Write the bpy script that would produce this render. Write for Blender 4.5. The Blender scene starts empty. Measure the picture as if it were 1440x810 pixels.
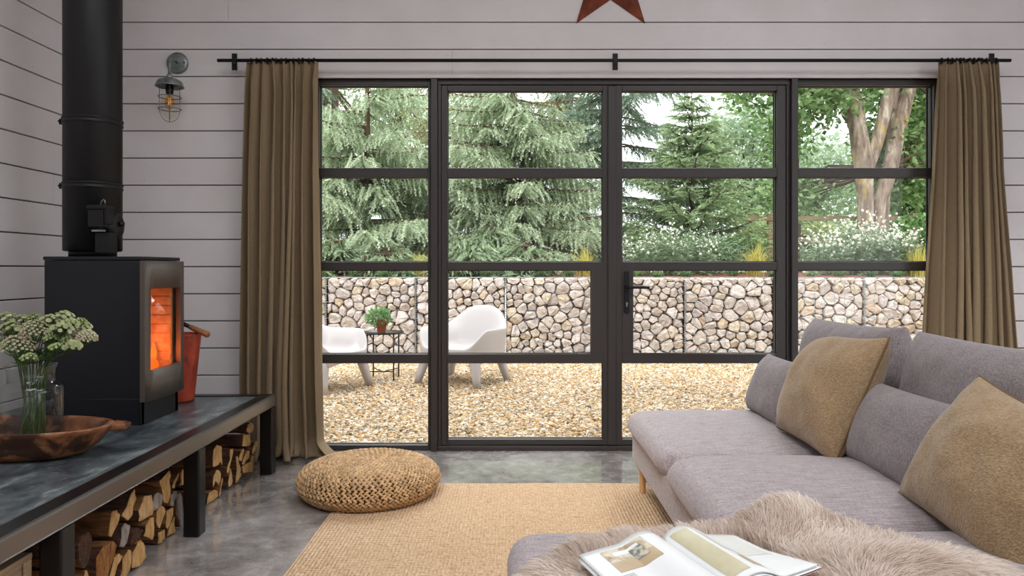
import bpy, bmesh, math, random
import numpy as np
from mathutils import Vector, Matrix, noise as mnoise
PI = math.pi
rnd = random.Random(7)
RS = np.random.RandomState(11)
scene = bpy.context.scene
COL = scene.collection
F = 1010.0; EYE = 1.13; VX = 720.0; VY = 378.0
def px_x(px, Y): return (px - VX) * Y / F
def px_z(py, Y): return EYE - (py - VY) * Y / F
# ------------------------------------------------------------------ tagging
def tag(o, label=None, cat=None, group=None, kind=None):
    if label: o['label'] = label
    if cat: o['category'] = cat
    if group: o['group'] = group
    if kind: o['kind'] = kind
    return o
def empty(name, loc=(0, 0, 0), label=None, cat=None, group=None, rz=0.0):
    o = bpy.data.objects.new(name, None); COL.objects.link(o)
    o.location = loc; o.rotation_euler = (0, 0, rz); o.empty_display_size = 0.05
    return tag(o, label, cat, group)
def link(name, me, mat=None, parent=None, local=False):
    """parent: geometry given in world space unless local=True"""
    o = bpy.data.objects.new(name, me); COL.objects.link(o)
    if mat is not None:
        for m in (mat if isinstance(mat, (list, tuple)) else [mat]): me.materials.append(m)
    if parent is not None:
        o.parent = parent
        if not local:
            pm = Matrix.Identity(4); p = parent; chain = []
            while p is not None: chain.append(p); p = p.parent
            for p in reversed(chain): pm = pm @ Matrix.LocRotScale(p.location, p.rotation_euler, p.scale)
            me.transform(pm.inverted())
    return o
def bev(o, w=0.004, seg=2, angle=35):
    m = o.modifiers.new('bevel', 'BEVEL'); m.width = w; m.segments = seg
    m.limit_method = 'ANGLE'; m.angle_limit = math.radians(angle); m.harden_normals = False
    return o
def recenter(o):
    """origin to the base centre of a single-mesh thing"""
    me = o.data; n = len(me.vertices); a = np.empty(n * 3); me.vertices.foreach_get('co', a); a = a.reshape(-1, 3)
    c = Vector(((a[:, 0].min() + a[:, 0].max()) / 2, (a[:, 1].min() + a[:, 1].max()) / 2, a[:, 2].min()))
    me.transform(Matrix.Translation(-c)); o.location = c
    return o
# ------------------------------------------------------------------ mesh builder
class MB:
    def __init__(s): s.v = []; s.f = []; s.m = []; s.sm = []
    def add(s, vs, fs, m=0, smooth=False):
        b = len(s.v); s.v += [tuple(v) for v in vs]
        for f in fs: s.f.append(tuple(i + b for i in f)); s.m.append(m); s.sm.append(smooth)
        return s
    def box(s, x0, x1, y0, y1, z0, z1, m=0, M=None):
        vs = [Vector((x, y, z)) for z in (z0, z1) for y in (y0, y1) for x in (x0, x1)]
        if M is not None: vs = [M @ v for v in vs]
        return s.add(vs, [(0, 2, 3, 1), (4, 5, 7, 6), (0, 1, 5, 4), (2, 6, 7, 3), (0, 4, 6, 2), (1, 3, 7, 5)], m)
    def tube(s, path, r, n=10, m=0, cap=True, closed=False, smooth=True, flat=None):
        P = [Vector(p) for p in path]; k = len(P); rs = r if isinstance(r, (list, tuple)) else [r] * k
        ts = []
        for i in range(k):
            a = P[i - 1] if (i > 0 or closed) else P[i]; b = P[(i + 1) % k] if (i < k - 1 or closed) else P[i]
            t = b - a; ts.append(t.normalized() if t.length > 1e-9 else Vector((0, 0, 1)))
        up = Vector((0, 0, 1)) if abs(ts[0].z) < 0.9 else Vector((1, 0, 0))
        nrm = (up - ts[0] * up.dot(ts[0])).normalized(); vs = []
        for i in range(k):
            if i > 0:
                nrm = nrm - ts[i] * nrm.dot(ts[i])
                nrm = nrm.normalized() if nrm.length > 1e-6 else Vector((1, 0, 0))
            bn = ts[i].cross(nrm)
            for j in range(n):
                a = 2 * PI * j / n
                vs.append(P[i] + (nrm * math.cos(a) + bn * math.sin(a) * (flat or 1.0)) * rs[i])
        fs = []
        for i in range(k if closed else k - 1):
            for j in range(n):
                a = i * n + j; b = i * n + (j + 1) % n; c = ((i + 1) % k) * n + (j + 1) % n; d = ((i + 1) % k) * n + j
                fs.append((a, d, c, b))
        s.add(vs, fs, m, smooth)
        if cap and not closed:
            s.add(vs[:n], [tuple(range(n))], m); s.add(vs[-n:], [tuple(reversed(range(n)))], m)
        return s
    def lathe(s, prof, c=(0, 0, 0), n=32, m=0, smooth=True, axis='Z', sx=1, sy=1, closed=False):
        vs = []; k = len(prof)
        for (r, z) in prof:
            for j in range(n):
                a = 2 * PI * j / n; x = r * math.cos(a) * sx; y = r * math.sin(a) * sy
                p = (x, y, z) if axis == 'Z' else ((z, x, y) if axis == 'X' else (y, z, x))
                vs.append((c[0] + p[0], c[1] + p[1], c[2] + p[2]))
        fs = []
        for i in range(k if closed else k - 1):
            for j in range(n):
                i2 = (i + 1) % k
                fs.append((i * n + j, i * n + (j + 1) % n, i2 * n + (j + 1) % n, i2 * n + j))
        s.add(vs, fs, m, smooth)
        if not closed:
            if prof[0][0] > 1e-5: s.add(vs[:n], [tuple(reversed(range(n)))], m)
            if prof[-1][0] > 1e-5: s.add(vs[-n:], [tuple(range(n))], m)
        return s
    def grid(s, fn, nu, nv, m=0, smooth=True, wrap_u=False, wrap_v=False):
        vs = []
        for j in range(nv):
            for i in range(nu): vs.append(fn(i / (nu if wrap_u else nu - 1), j / (nv if wrap_v else nv - 1)))
        fs = []
        for j in range(nv if wrap_v else nv - 1):
            for i in range(nu if wrap_u else nu - 1):
                i2 = (i + 1) % nu; j2 = (j + 1) % nv
                fs.append((j * nu + i, j * nu + i2, j2 * nu + i2, j2 * nu + i))
        return s.add(vs, fs, m, smooth)
    def prism(s, poly, axis, a0, a1, m=0, mcap=None):
        """poly: 2d points; axis X: poly=(y,z), Y: poly=(x,z), Z: poly=(x,y)"""
        def P(p, a): return {'X': (a, p[0], p[1]), 'Y': (p[0], a, p[1]), 'Z': (p[0], p[1], a)}[axis]
        n = len(poly); vs = [P(p, a0) for p in poly] + [P(p, a1) for p in poly]
        s.add(vs, [(i, (i + 1) % n, n + (i + 1) % n, n + i) for i in range(n)], m)
        s.add(vs, [tuple(reversed(range(n))), tuple(range(n, 2 * n))], m if mcap is None else mcap)
        return s
    def build(s, name, mat, parent=None, fix=True, local=False, bevel=None, subsurf=0):
        me = bpy.data.meshes.new(name); me.from_pydata(s.v, [], s.f)
        me.polygons.foreach_set('material_index', s.m); me.polygons.foreach_set('use_smooth', s.sm)
        if fix:
            bm = bmesh.new(); bm.from_mesh(me); bmesh.ops.remove_doubles(bm, verts=bm.verts, dist=1e-6)
            bmesh.ops.recalc_face_normals(bm, faces=bm.faces); bm.to_mesh(me); bm.free()
        me.update()
        o = link(name, me, mat, parent, local)
        if bevel: bev(o, bevel)
        if subsurf:
            m = o.modifiers.new('sub', 'SUBSURF'); m.levels = subsurf; m.render_levels = subsurf
        return o
def fast_mesh(name, V, Fc, mat, parent=None, col=None, smooth=False, local=False, colname='col'):
    """V (n,3), Fc (m,3|4) int, col (n,3) point colours"""
    V = np.ascontiguousarray(V, dtype=np.float32); Fc = np.ascontiguousarray(Fc, dtype=np.int32)
    me = bpy.data.meshes.new(name); k = Fc.shape[1]
    me.vertices.add(len(V)); me.vertices.foreach_set('co', V.ravel())
    me.loops.add(Fc.size); me.loops.foreach_set('vertex_index', Fc.ravel())
    me.polygons.add(len(Fc)); me.polygons.foreach_set('loop_start', np.arange(0, Fc.size, k, dtype=np.int32))
    me.polygons.foreach_set('use_smooth', np.full(len(Fc), smooth))
    me.update(calc_edges=True)
    if col is not None:
        at = me.attributes.new(colname, 'FLOAT_COLOR', 'POINT')
        c4 = np.ones((len(V), 4), dtype=np.float32); c4[:, :3] = col; at.data.foreach_set('color', c4.ravel())
    return link(name, me, mat, parent, local)
def place(T, R, S, P):
    """template T (k,3); R (N,3,3), S (N,) or (N,3), P (N,3) -> (N*k,3)"""
    S = np.asarray(S)
    t = T[None] * (S[:, None, None] if S.ndim == 1 else S[:, None, :])
    return (np.einsum('nij,nkj->nki', R, t) + P[:, None, :]).reshape(-1, 3)
def rep_faces(Fc, k, N): return (Fc[None] + (np.arange(N) * k)[:, None, None]).reshape(-1, Fc.shape[1])
def frames(D, up=None, roll=None):
    """rotation matrices whose x axis is D"""
    D = D / np.linalg.norm(D, axis=1, keepdims=True)
    u = np.tile(np.array([[0, 0, 1.0]]), (len(D), 1)) if up is None else up
    y = np.cross(u, D); l = np.linalg.norm(y, axis=1, keepdims=True)
    y = np.where(l < 1e-4, np.array([[0, 1.0, 0]]), y / np.maximum(l, 1e-6)); z = np.cross(D, y)
    if roll is not None:
        c = np.cos(roll)[:, None]; s = np.sin(roll)[:, None]; y, z = y * c + z * s, z * c - y * s
    return np.stack([D, y, z], axis=2)
def rand_rot(N, rs=RS):
    q = rs.normal(size=(N, 4)); q /= np.linalg.norm(q, axis=1, keepdims=True); w, x, y, z = q.T
    return np.stack([np.stack([1 - 2 * (y * y + z * z), 2 * (x * y - z * w), 2 * (x * z + y * w)], 1),
                     np.stack([2 * (x * y + z * w), 1 - 2 * (x * x + z * z), 2 * (y * z - x * w)], 1),
                     np.stack([2 * (x * z - y * w), 2 * (y * z + x * w), 1 - 2 * (x * x + y * y)], 1)], 1)
def ico(sub=0):
    bm = bmesh.new(); bmesh.ops.create_icosphere(bm, subdivisions=max(1, sub), radius=1.0)
    V = np.array([v.co[:] for v in bm.verts]); Fc = np.array([[v.index for v in f.verts] for f in bm.faces]); bm.free()
    return V, Fc
def copy_tree(o, parent=None):
    c = o.copy(); COL.objects.link(c)
    if parent is not None: c.parent = parent
    for ch in list(o.children): copy_tree(ch, c)
    return c
# ------------------------------------------------------------------ materials
def lin(c):
    if isinstance(c, str):
        c = c.lstrip('#'); c = [int(c[i:i + 2], 16) / 255 for i in (0, 2, 4)]
        c = [x / 12.92 if x <= 0.04045 else ((x + 0.055) / 1.055) ** 2.4 for x in c]
    return tuple(c)[:3] + (1.0,)
class Mat:
    def __init__(s, name, col=(0.8, 0.8, 0.8), rough=0.5, metal=0.0, spec=0.5, **kw):
        s.m = bpy.data.materials.new(name); s.m.use_nodes = True; s.nt = s.m.node_tree; s.N = s.nt.nodes; s.L = s.nt.links
        s.b = s.N['Principled BSDF']; s.set('Base Color', lin(col)); s.set('Roughness', rough); s.set('Metallic', metal)
        s.set('Specular IOR Level', spec)
        for k, v in kw.items(): s.set(k.replace('_', ' '), v)
    def set(s, k, v): s.b.inputs[k].default_value = v; return s
    def node(s, t, **kw):
        n = s.N.new(t)
        for k, v in kw.items():
            if k.startswith('i_'): n.inputs[k[2:].replace('_', ' ')].default_value = v
            else: setattr(n, k, v)
        return n
    def coord(s, scale=(1, 1, 1), space='Object', rot=(0, 0, 0)):
        tc = s.node('ShaderNodeTexCoord'); mp = s.node('ShaderNodeMapping'); mp.inputs['Scale'].default_value = scale
        mp.inputs['Rotation'].default_value = rot
        s.L.new(tc.outputs[space], mp.inputs['Vector']); return mp.outputs['Vector']
    def noise(s, vec, scale=5, detail=4, rough=0.55, dist=0.0):
        n = s.node('ShaderNodeTexNoise', i_Scale=scale, i_Detail=detail, i_Roughness=rough, i_Distortion=dist); s.L.new(vec, n.inputs['Vector'])
        return n.outputs['Fac']
    def voro(s, vec, scale=5, feature='F1', out='Distance'):
        n = s.node('ShaderNodeTexVoronoi', feature=feature, i_Scale=scale); s.L.new(vec, n.inputs['Vector']); return n.outputs[out]
    def wave(s, vec, scale=5, dist=0, detail=2, dscale=1.0, dirn='X', prof='SIN', wtype='BANDS', ring='SPHERICAL'):
        n = s.node('ShaderNodeTexWave', wave_type=wtype, wave_profile=prof, i_Scale=scale, i_Distortion=dist, i_Detail=detail)
        n.inputs['Detail Scale'].default_value = dscale
        if wtype == 'BANDS': n.bands_direction = dirn
        else: n.rings_direction = ring
        s.L.new(vec, n.inputs['Vector']); return n.outputs['Fac']
    def ramp(s, fac, stops, interp='LINEAR'):
        n = s.node('ShaderNodeValToRGB'); n.color_ramp.interpolation = interp; e = n.color_ramp.elements
        while len(e) < len(stops): e.new(0.5)
        for i, (p, c) in enumerate(stops): e[i].position = p; e[i].color = lin(c)
        s.L.new(fac, n.inputs['Fac']); return n.outputs['Color']
    def mix(s, fac, a, b, mode='MIX'):
        n = s.node('ShaderNodeMix', data_type='RGBA', blend_type=mode)
        for k, v in ((0, fac), (6, a), (7, b)):
            if hasattr(v, 'is_linked') or hasattr(v, 'node'): s.L.new(v, n.inputs[k])
            else: n.inputs[k].default_value = v if k == 0 else lin(v)
        return n.outputs[2]
    def math(s, op, a, b=0.0):
        n = s.node('ShaderNodeMath', operation=op)
        for k, v in ((0, a), (1, b)):
            if hasattr(v, 'node'): s.L.new(v, n.inputs[k])
            else: n.inputs[k].default_value = v
        return n.outputs[0]
    def color(s, c): s.L.new(c, s.b.inputs['Base Color']); return s
    def rough(s, f, lo, hi):
        n = s.node('ShaderNodeMapRange'); n.inputs['To Min'].default_value = lo; n.inputs['To Max'].default_value = hi
        s.L.new(f, n.inputs['Value']); s.L.new(n.outputs['Result'], s.b.inputs['Roughness']); return s
    def bump(s, h, strength=0.3, dist=0.01):
        n = s.node('ShaderNodeBump', i_Strength=strength, i_Distance=dist); s.L.new(h, n.inputs['Height'])
        old = s.b.inputs['Normal']
        if old.is_linked: s.L.new(old.links[0].from_socket, n.inputs['Normal'])
        s.L.new(n.outputs['Normal'], s.b.inputs['Normal']); return s
    def attr(s, name='col'): n = s.node('ShaderNodeAttribute', attribute_name=name); return n.outputs['Color']
    def objrand(s): return s.node('ShaderNodeObjectInfo').outputs['Random']
    def translucent(s, col, fac=0.4):
        t = s.node('ShaderNodeBsdfTranslucent'); mx = s.node('ShaderNodeMixShader'); mx.inputs[0].default_value = fac
        if hasattr(col, 'node'): s.L.new(col, t.inputs['Color'])
        else: t.inputs['Color'].default_value = lin(col)
        out = s.N['Material Output']; s.L.new(s.b.outputs[0], mx.inputs[1]); s.L.new(t.outputs[0], mx.inputs[2]); s.L.new(mx.outputs[0], out.inputs['Surface'])
        return s
M = {}
# shell
m = Mat('white_painted_boards', '#d6d0cd', 0.5, spec=0.3); v = m.coord((1, 1, 1)); n1 = m.noise(v, 3, 4)
m.color(m.ramp(n1, [(0.3, '#d3cecf'), (0.7, '#dcd8da')])); m.bump(m.noise(m.coord((3, 3, 60)), 4, 3), 0.05, 0.004); M['boards'] = m.m
M['ceiling'] = Mat('white_ceiling', '#dedbd8', 0.7).m
m = Mat('board_gap', '#3a3634', 0.9); M['gap'] = m.m
m = Mat('nail_head', '#8f8783', 0.5); M['nail'] = m.m
m = Mat('polished_concrete', '#6f6a66', 0.15, spec=0.6); v = m.coord()
n1 = m.noise(v, 1.1, 8, 0.62, 0.6); n2 = m.noise(v, 9, 8, 0.7, 0.4); n3 = m.noise(v, 110, 2, 0.5)
c = m.ramp(n1, [(0.36, '#5f5856'), (0.5, '#9a9391'), (0.64, '#ccc6c6')])
c = m.mix(0.45, c, m.ramp(n2, [(0.36, '#57504d'), (0.52, '#9b9492'), (0.66, '#cfcaca')]))
c = m.mix(0.12, c, m.ramp(n3, [(0.42, '#3a3733'), (0.6, '#9c968f')])); m.color(c); m.rough(n2, 0.08, 0.22); m.set('Coat Weight', 0.8); m.set('Coat Roughness', 0.05); m.set('Coat IOR', 1.8); m.bump(m.noise(v, 4, 3), 0.03, 0.01); M['concrete'] = m.m
m = Mat('anthracite_aluminium', '#35302f', 0.42, spec=0.5); M['frame'] = m.m
m = Mat('window_rubber_gasket', '#1a1918', 0.6); M['gasket'] = m.m
def glass_mat(name, tint=(0.97, 0.985, 0.98, 1), ior=1.45, rough=0.0):
    m = bpy.data.materials.new(name); m.use_nodes = True; nt = m.node_tree; nt.nodes.remove(nt.nodes['Principled BSDF'])
    tr = nt.nodes.new('ShaderNodeBsdfTransparent'); tr.inputs[0].default_value = tint
    gl = nt.nodes.new('ShaderNodeBsdfGlossy'); gl.inputs['Roughness'].default_value = rough
    fr = nt.nodes.new('ShaderNodeFresnel'); fr.inputs['IOR'].default_value = ior
    mx = nt.nodes.new('ShaderNodeMixShader'); L = nt.links.new
    ge = nt.nodes.new('ShaderNodeNewGeometry'); iv = nt.nodes.new('ShaderNodeMath'); iv.operation = 'SUBTRACT'; iv.inputs[0].default_value = 1.0; L(ge.outputs['Backfacing'], iv.inputs[1])
    mu = nt.nodes.new('ShaderNodeMath'); mu.operation = 'MULTIPLY'; L(fr.outputs[0], mu.inputs[0]); L(iv.outputs[0], mu.inputs[1]); L(mu.outputs[0], mx.inputs[0]); L(tr.outputs[0], mx.inputs[1]); L(gl.outputs[0], mx.inputs[2]); L(mx.outputs[0], nt.nodes['Material Output'].inputs['Surface'])
    return m
M['pane'] = glass_mat('window_glass', ior=1.38)
M['stove_glass'] = glass_mat('stove_ceramic_glass', (0.95, 0.9, 0.84, 1), 1.45)
M['jar'] = glass_mat('clear_jar_glass', (0.95, 0.965, 0.96, 1), 1.6)
# black metals
m = Mat('matt_black_steel', '#0e0d10', 0.5, spec=0.35); m.bump(m.noise(m.coord(), 400, 2), 0.04, 0.001); M['black'] = m.m
m = Mat('stove_body_black', '#121319', 0.52, spec=0.4); M['stove'] = m.m
m = Mat('stove_door_grey', '#5a514b', 0.45, metal=0.35); M['stove_door'] = m.m
m = Mat('firebrick_lining', '#c9a680', 0.9); v = m.coord(); m.color(m.ramp(m.noise(v, 18, 4), [(0.3, '#a8845f'), (0.7, '#d9bb95')])); M['brick'] = m.m
def emis(name, col, s):
    m = bpy.data.materials.new(name); m.use_nodes = True; nt = m.node_tree; e = nt.nodes.new('ShaderNodeEmission')
    e.inputs['Color'].default_value = lin(col); e.inputs['Strength'].default_value = s
    nt.links.new(e.outputs[0], nt.nodes['Material Output'].inputs['Surface']); return m
M['flame'] = emis('flame', (1.0, 0.16, 0.015), 2.0)
M['ember'] = emis('ember', (1.0, 0.14, 0.01), 1.6)
M['filament'] = emis('lamp_filament', (1.0, 0.50, 0.14), 0.9)
m = Mat('brushed_raw_steel', '#6a6360', 0.32, metal=0.85); n1 = m.noise(m.coord(), 3, 2, 0.5)
m.color(m.ramp(n1, [(0.2, '#716c6b'), (0.8, '#7f7a79')])); M['steel'] = m.m
m = Mat('blackened_steel', '#1b191a', 0.3, metal=0.35); M['darksteel'] = m.m
m = Mat('slate_slab', '#4e5d63', 0.3, spec=0.5); v = m.coord((2.0, 0.9, 1)); n1 = m.noise(v, 3.6, 9, 0.72, 0.5); n2 = m.noise(m.coord(), 60, 2, 0.5)
c = m.ramp(n1, [(0.38, '#33393e'), (0.47, '#4b5257'), (0.54, '#5d6568'), (0.63, '#868f91')]); c = m.mix(m.ramp(n2, [(0.64, '#000000'), (0.69, '#909090')]), c, '#a9b3b0')
m.color(c); m.rough(n1, 0.2, 0.42); m.bump(m.noise(v, 7, 6), 0.12, 0.006); M['slate'] = m.m
m = Mat('galvanised_metal', '#7d8587', 0.45, metal=0.75); n1 = m.noise(m.coord(), 25, 3); m.color(m.ramp(n1, [(0.3, '#67706f'), (0.7, '#98a09f')])); M['galv'] = m.m
m = Mat('rusted_steel', '#7a341c', 0.8); n1 = m.noise(m.coord(), 14, 6, 0.65); m.color(m.ramp(n1, [(0.3, '#4d1f12'), (0.55, '#77351d'), (0.75, '#94502c')])); M['rust'] = m.m
m = Mat('red_painted_tin', '#b5402c', 0.5); n1 = m.noise(m.coord((1, 1, .5)), 16, 6, 0.7); m.color(m.ramp(n1, [(0.34, '#5a2a20'), (0.46, '#a43b2a'), (0.7, '#c4553c')])); M['redtin'] = m.m
m = Mat('turned_wood', '#a9643a', 0.5); v = m.coord((1, 1, 1)); m.color(m.ramp(m.wave(v, 30, 4, 3, 1.0), [(0, '#7c4526'), (1, '#b8764a')])); M['toolwood'] = m.m
m = Mat('natural_birch_leg', '#d8ae7c', 0.5); m.color(m.ramp(m.noise(m.coord((20, 20, 3)), 4, 3), [(0.3, '#c99a66'), (0.7, '#e0ba8c')])); M['birch'] = m.m
# wood
m = Mat('split_wood_side', '#8a5c36', 0.8); v = m.coord((2, 22, 22)); n1 = m.noise(v, 3.0, 6, 0.6, 0.4); n2 = m.noise(m.coord(), 11, 4)
c = m.ramp(n1, [(0.28, '#4d2d18'), (0.5, '#87562f'), (0.72, '#b98850')]); c = m.mix(m.ramp(n2, [(0.45, '#000000'), (0.7, '#a0a0a0')]), c, '#3d2415')
m.color(m.mix(0.35, c, m.ramp(m.objrand(), [(0, '#5a3820'), (0.5, '#a8723f'), (1, '#7d5a41')]))); m.bump(n1, 0.5, 0.01); M['logside'] = m.m
m = Mat('log_end_grain', '#cfa263', 0.75); v = m.coord((1, 9, 3)); n1 = m.noise(v, 6, 5, 0.6, 0.5)
c = m.ramp(n1, [(0.3, '#a77a45'), (0.5, '#cb9c5f'), (0.72, '#e3c08a')])
m.color(m.mix(m.ramp(m.objrand(), [(0, '#909090'), (0.4, '#303030'), (1, '#808080')]), c, m.ramp(m.objrand(), [(0, '#7a5636'), (0.35, '#b98650'), (0.6, '#dcae6c'), (0.8, '#a98a66'), (1, '#cbb9a0')]))); m.bump(n1, 0.35, 0.006); M['logend'] = m.m
m = Mat('tree_bark_log', '#4a2f20', 0.9); n1 = m.noise(m.coord((3, 14, 14)), 4, 6, 0.7); m.color(m.ramp(n1, [(0.3, '#2a1a12'), (0.55, '#5b3a26'), (0.75, '#8d6a49')])); m.bump(n1, 0.8, 0.015); M['logbark'] = m.m
m = Mat('weathered_log_end', '#8d8580', 0.85); n1 = m.noise(m.coord((1, 9, 3)), 6, 5, 0.6, 0.5); m.color(m.ramp(n1, [(0.3, '#6a5f58'), (0.55, '#978d86'), (0.75, '#bdb4ac')])); m.bump(n1, 0.5, 0.008); M['loggrey'] = m.m
m = Mat('torn_orange_log_end', '#a5692f', 0.85); n1 = m.noise(m.coord((4, 18, 4)), 4, 6, 0.7, 0.4); m.color(m.ramp(n1, [(0.3, '#5d3517'), (0.5, '#a56a33'), (0.7, '#cf9a5c')])); m.bump(n1, 0.9, 0.02); M['logtorn'] = m.m
m = Mat('pale_crate_wood', '#a88c70', 0.7); n1 = m.noise(m.coord((30, 2, 30)), 3, 5, 0.6); m.color(m.ramp(n1, [(0.3, '#8c7058'), (0.7, '#b99d80')])); m.bump(n1, 0.2, 0.004); M['crate'] = m.m
m = Mat('old_carved_wood', '#7a4526', 0.42, spec=0.45); v = m.coord((2.4, 7, 7)); n1 = m.noise(v, 2.4, 7, 0.62, 0.8); n2 = m.noise(m.coord((2.5, 3, 3)), 2.6, 4, 0.6, 0.3)
c = m.ramp(n1, [(0.28, '#5a331f'), (0.5, '#965f3c'), (0.72, '#c4966c')]); c = m.mix(m.ramp(n2, [(0.49, '#000000'), (0.58, '#f0f0f0')]), c, '#22120f')
m.color(c); m.bump(n1, 0.35, 0.006); M['bowl'] = m.m
# textiles
def weave(name, sc1, sc2, g=(1.0, 1.0, 1.0)):
    m = Mat(name, '#8c8080', 0.9, spec=0.2); nz = m.noise(m.coord(sc1), 1.0, 3, 0.55); ny = m.noise(m.coord(sc2), 1.0, 3, 0.55); nf = m.noise(m.coord((380, 380, 380)), 1.0, 1, 0.5)
    c = m.ramp(nz, [(0.34, '#726766'), (0.5, '#9a8f8e'), (0.66, '#beb4b1')]); c = m.mix(0.4, c, m.ramp(ny, [(0.32, '#746968'), (0.68, '#b0a5a2')])); c = m.mix(0.35, c, m.ramp(nf, [(0.35, '#5f5454'), (0.65, '#b9aeab')]))
    c = m.mix(1.0, c, '#ffffff', 'MULTIPLY'); c.node.inputs[7].default_value = (*g, 1); m.color(c); m.bump(nf, 0.3, 0.002); m.bump(nz, 0.25, 0.002); m.set('Sheen Weight', 0.2); m.set('Sheen Roughness', 0.5); return m.m
M['sofa'] = weave('grey_mauve_weave_lit', (14, 210, 210), (210, 30, 60), (1.16, 1.17, 1.26)); M['sofa2'] = weave('grey_mauve_weave_upright_shaded', (260, 210, 16), (60, 30, 240), (.74, .74, .79))  # one fabric: seats lightened, upright cushions darkened to carry light and shade

m = Mat('beige_boucle', '#ab9068', 0.95, spec=0.1); v = m.coord(); n1 = m.voro(v, 190, 'F1'); n2 = m.noise(v, 120, 3, 0.6); n3 = m.noise(v, 6, 3)
c = m.ramp(n2, [(0.3, '#846c50'), (0.7, '#b09777')]); c = m.mix(0.3, c, m.ramp(n3, [(0.3, '#8a7254'), (0.7, '#a98f6e')])); m.color(c); m.bump(n1, 0.55, 0.004); m.bump(n2, 0.5, 0.003); m.set('Sheen Weight', 0.35); M['beige'] = m.m
m = Mat('beige_seam', '#6d5638', 0.95); M['seam'] = m.m
m = Mat('olive_brown_linen', '#8d7a5e', 0.9, spec=0.1); v = m.coord((1, 1, 1)); w1 = m.noise(m.coord((160, 160, 12)), 4, 3, 0.6); w2 = m.noise(m.coord((14, 14, 200)), 4, 3, 0.6)
c = m.mix(0.5, m.ramp(w1, [(0.3, '#85735b'), (0.7, '#b5a083')]), m.ramp(w2, [(0.3, '#82725b'), (0.7, '#b09c7f')])); m.color(c); m.bump(w1, 0.15, 0.002); m.bump(w2, 0.15, 0.002)
m.translucent('#c2a67e', 0.28); M['linen'] = m.m
m = Mat('woven_jute', '#d0a56b', 0.95, spec=0.1)
v = m.coord(); wx = m.wave(m.coord((1, 1, 1)), 20, 1.2, 2, 3.0, 'X'); wy = m.wave(m.coord((1, 1, 1)), 14, 2.2, 2, 6.0, 'Y'); n1 = m.noise(m.coord((160, 26, 1)), 1.2, 5, 0.6); n2 = m.noise(m.coord((22, 140, 1)), 1.3, 5, 0.65); n3 = m.noise(v, 2.4, 4); n4 = m.noise(m.coord((16, 90, 1)), 1.1, 2, 0.5)
c = m.mix(0.5, m.ramp(n1, [(0.36, '#a87b54'), (0.5, '#dab896'), (0.64, '#f6e3cf')]), m.ramp(n2, [(0.36, '#a4764f'), (0.5, '#dcba9a'), (0.64, '#f8e6d4')])); c = m.mix(0.3, c, m.ramp(n3, [(0.3, '#caa274'), (0.7, '#e4c399')]))
c = m.mix(m.ramp(n4, [(0.60, '#000000'), (0.70, '#b8b8b8')]), c, '#8f6332')
c = m.mix(m.ramp(m.math('MULTIPLY', wx, wy), [(0.0, '#585858'), (0.30, '#000000')]), c, '#94703f'); m.color(c); m.bump(m.math('ADD', wx, wy), 0.8, 0.006); m.bump(n1, 0.4, 0.004); m.bump(n2, 0.4, 0.004); M['jute'] = m.m
m = Mat('braided_banana_leaf', '#b78a55', 0.6, spec=0.35); m.color(m.attr('col')); m.bump(m.noise(m.coord((1, 1, 1)), 160, 2), 0.25, 0.002); M['braid'] = m.m
m = Mat('pouf_core', '#5b3c1e', 0.9); M['braidcore'] = m.m
m = Mat('sheepskin_wool', '#cbbab0', 0.8, spec=0.15); m.color(m.attr('col')); m.translucent(m.attr('col'), 0.4); M['wool'] = m.m
m = Mat('sheepskin_hide', '#b5a59b', 0.95); M['hide'] = m.m
m = Mat('glossy_paper', '#eceef0', 0.35, spec=0.4); M['paper'] = m.m
def printm(name, stops, scale, sc=(1, 1, 1)):
    m = Mat(name, '#ffffff', 0.35); m.color(m.ramp(m.noise(m.coord(sc), scale, 4, 0.6, 0.6), stops)); return m.m
M['print_room'] = printm('printed_room_photo', [(0.3, '#a08a70'), (0.46, '#cdbb9c'), (0.56, '#d9d1c0'), (0.66, '#a0845f')], 14)
M['print_table'] = printm('printed_floor_photo', [(0.3, '#b39a78'), (0.7, '#c9b491')], 12)
M['print_plant'] = printm('printed_plant', [(0.42, '#6f7c7c'), (0.58, '#d0c6b0')], 45)
M['print_stripe'] = printm('printed_beige_field', [(0.3, '#bdb492'), (0.7, '#d3ccb0')], 8)
M['print_pale'] = printm('printed_pale_field', [(0.3, '#d9dedd'), (0.7, '#efe9e4')], 5)
M['print_red'] = printm('printed_red_strip', [(0.3, '#8e5a4c'), (0.7, '#b98d80')], 9)
M['print_ink'] = Mat('printed_grey_text', '#aab0b8', 0.4).m
# outside
m = Mat('gravel_pebbles', '#c2a374', 0.8, spec=0.25); m.color(m.attr('col')); M['pebble'] = m.m
m = Mat('gravel_bed', '#8e7654', 0.95); v = m.coord(); m.color(m.ramp(m.noise(v, 70, 3), [(0.3, '#5d4b33'), (0.5, '#a48a60'), (0.7, '#cdb58a')])); m.bump(m.voro(v, 60), 0.8, 0.02); M['gravelbed'] = m.m
m = Mat('gabion_limestone', '#c8bbae', 0.85, spec=0.2); v = m.coord(); n1 = m.noise(v, 9, 6, 0.65, 0.4); n2 = m.noise(v, 3.5, 3)
r = m.objrand(); c = m.ramp(r, [(0.0, '#d3c6be'), (0.2, '#c6b8ae'), (0.38, '#dcd3d0'), (0.54, '#cbc0bd'), (0.7, '#d2bf9f'), (0.8, '#bdb4b5'), (0.93, '#c4a273'), (0.97, '#ddd5d2')], 'CONSTANT')
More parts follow.
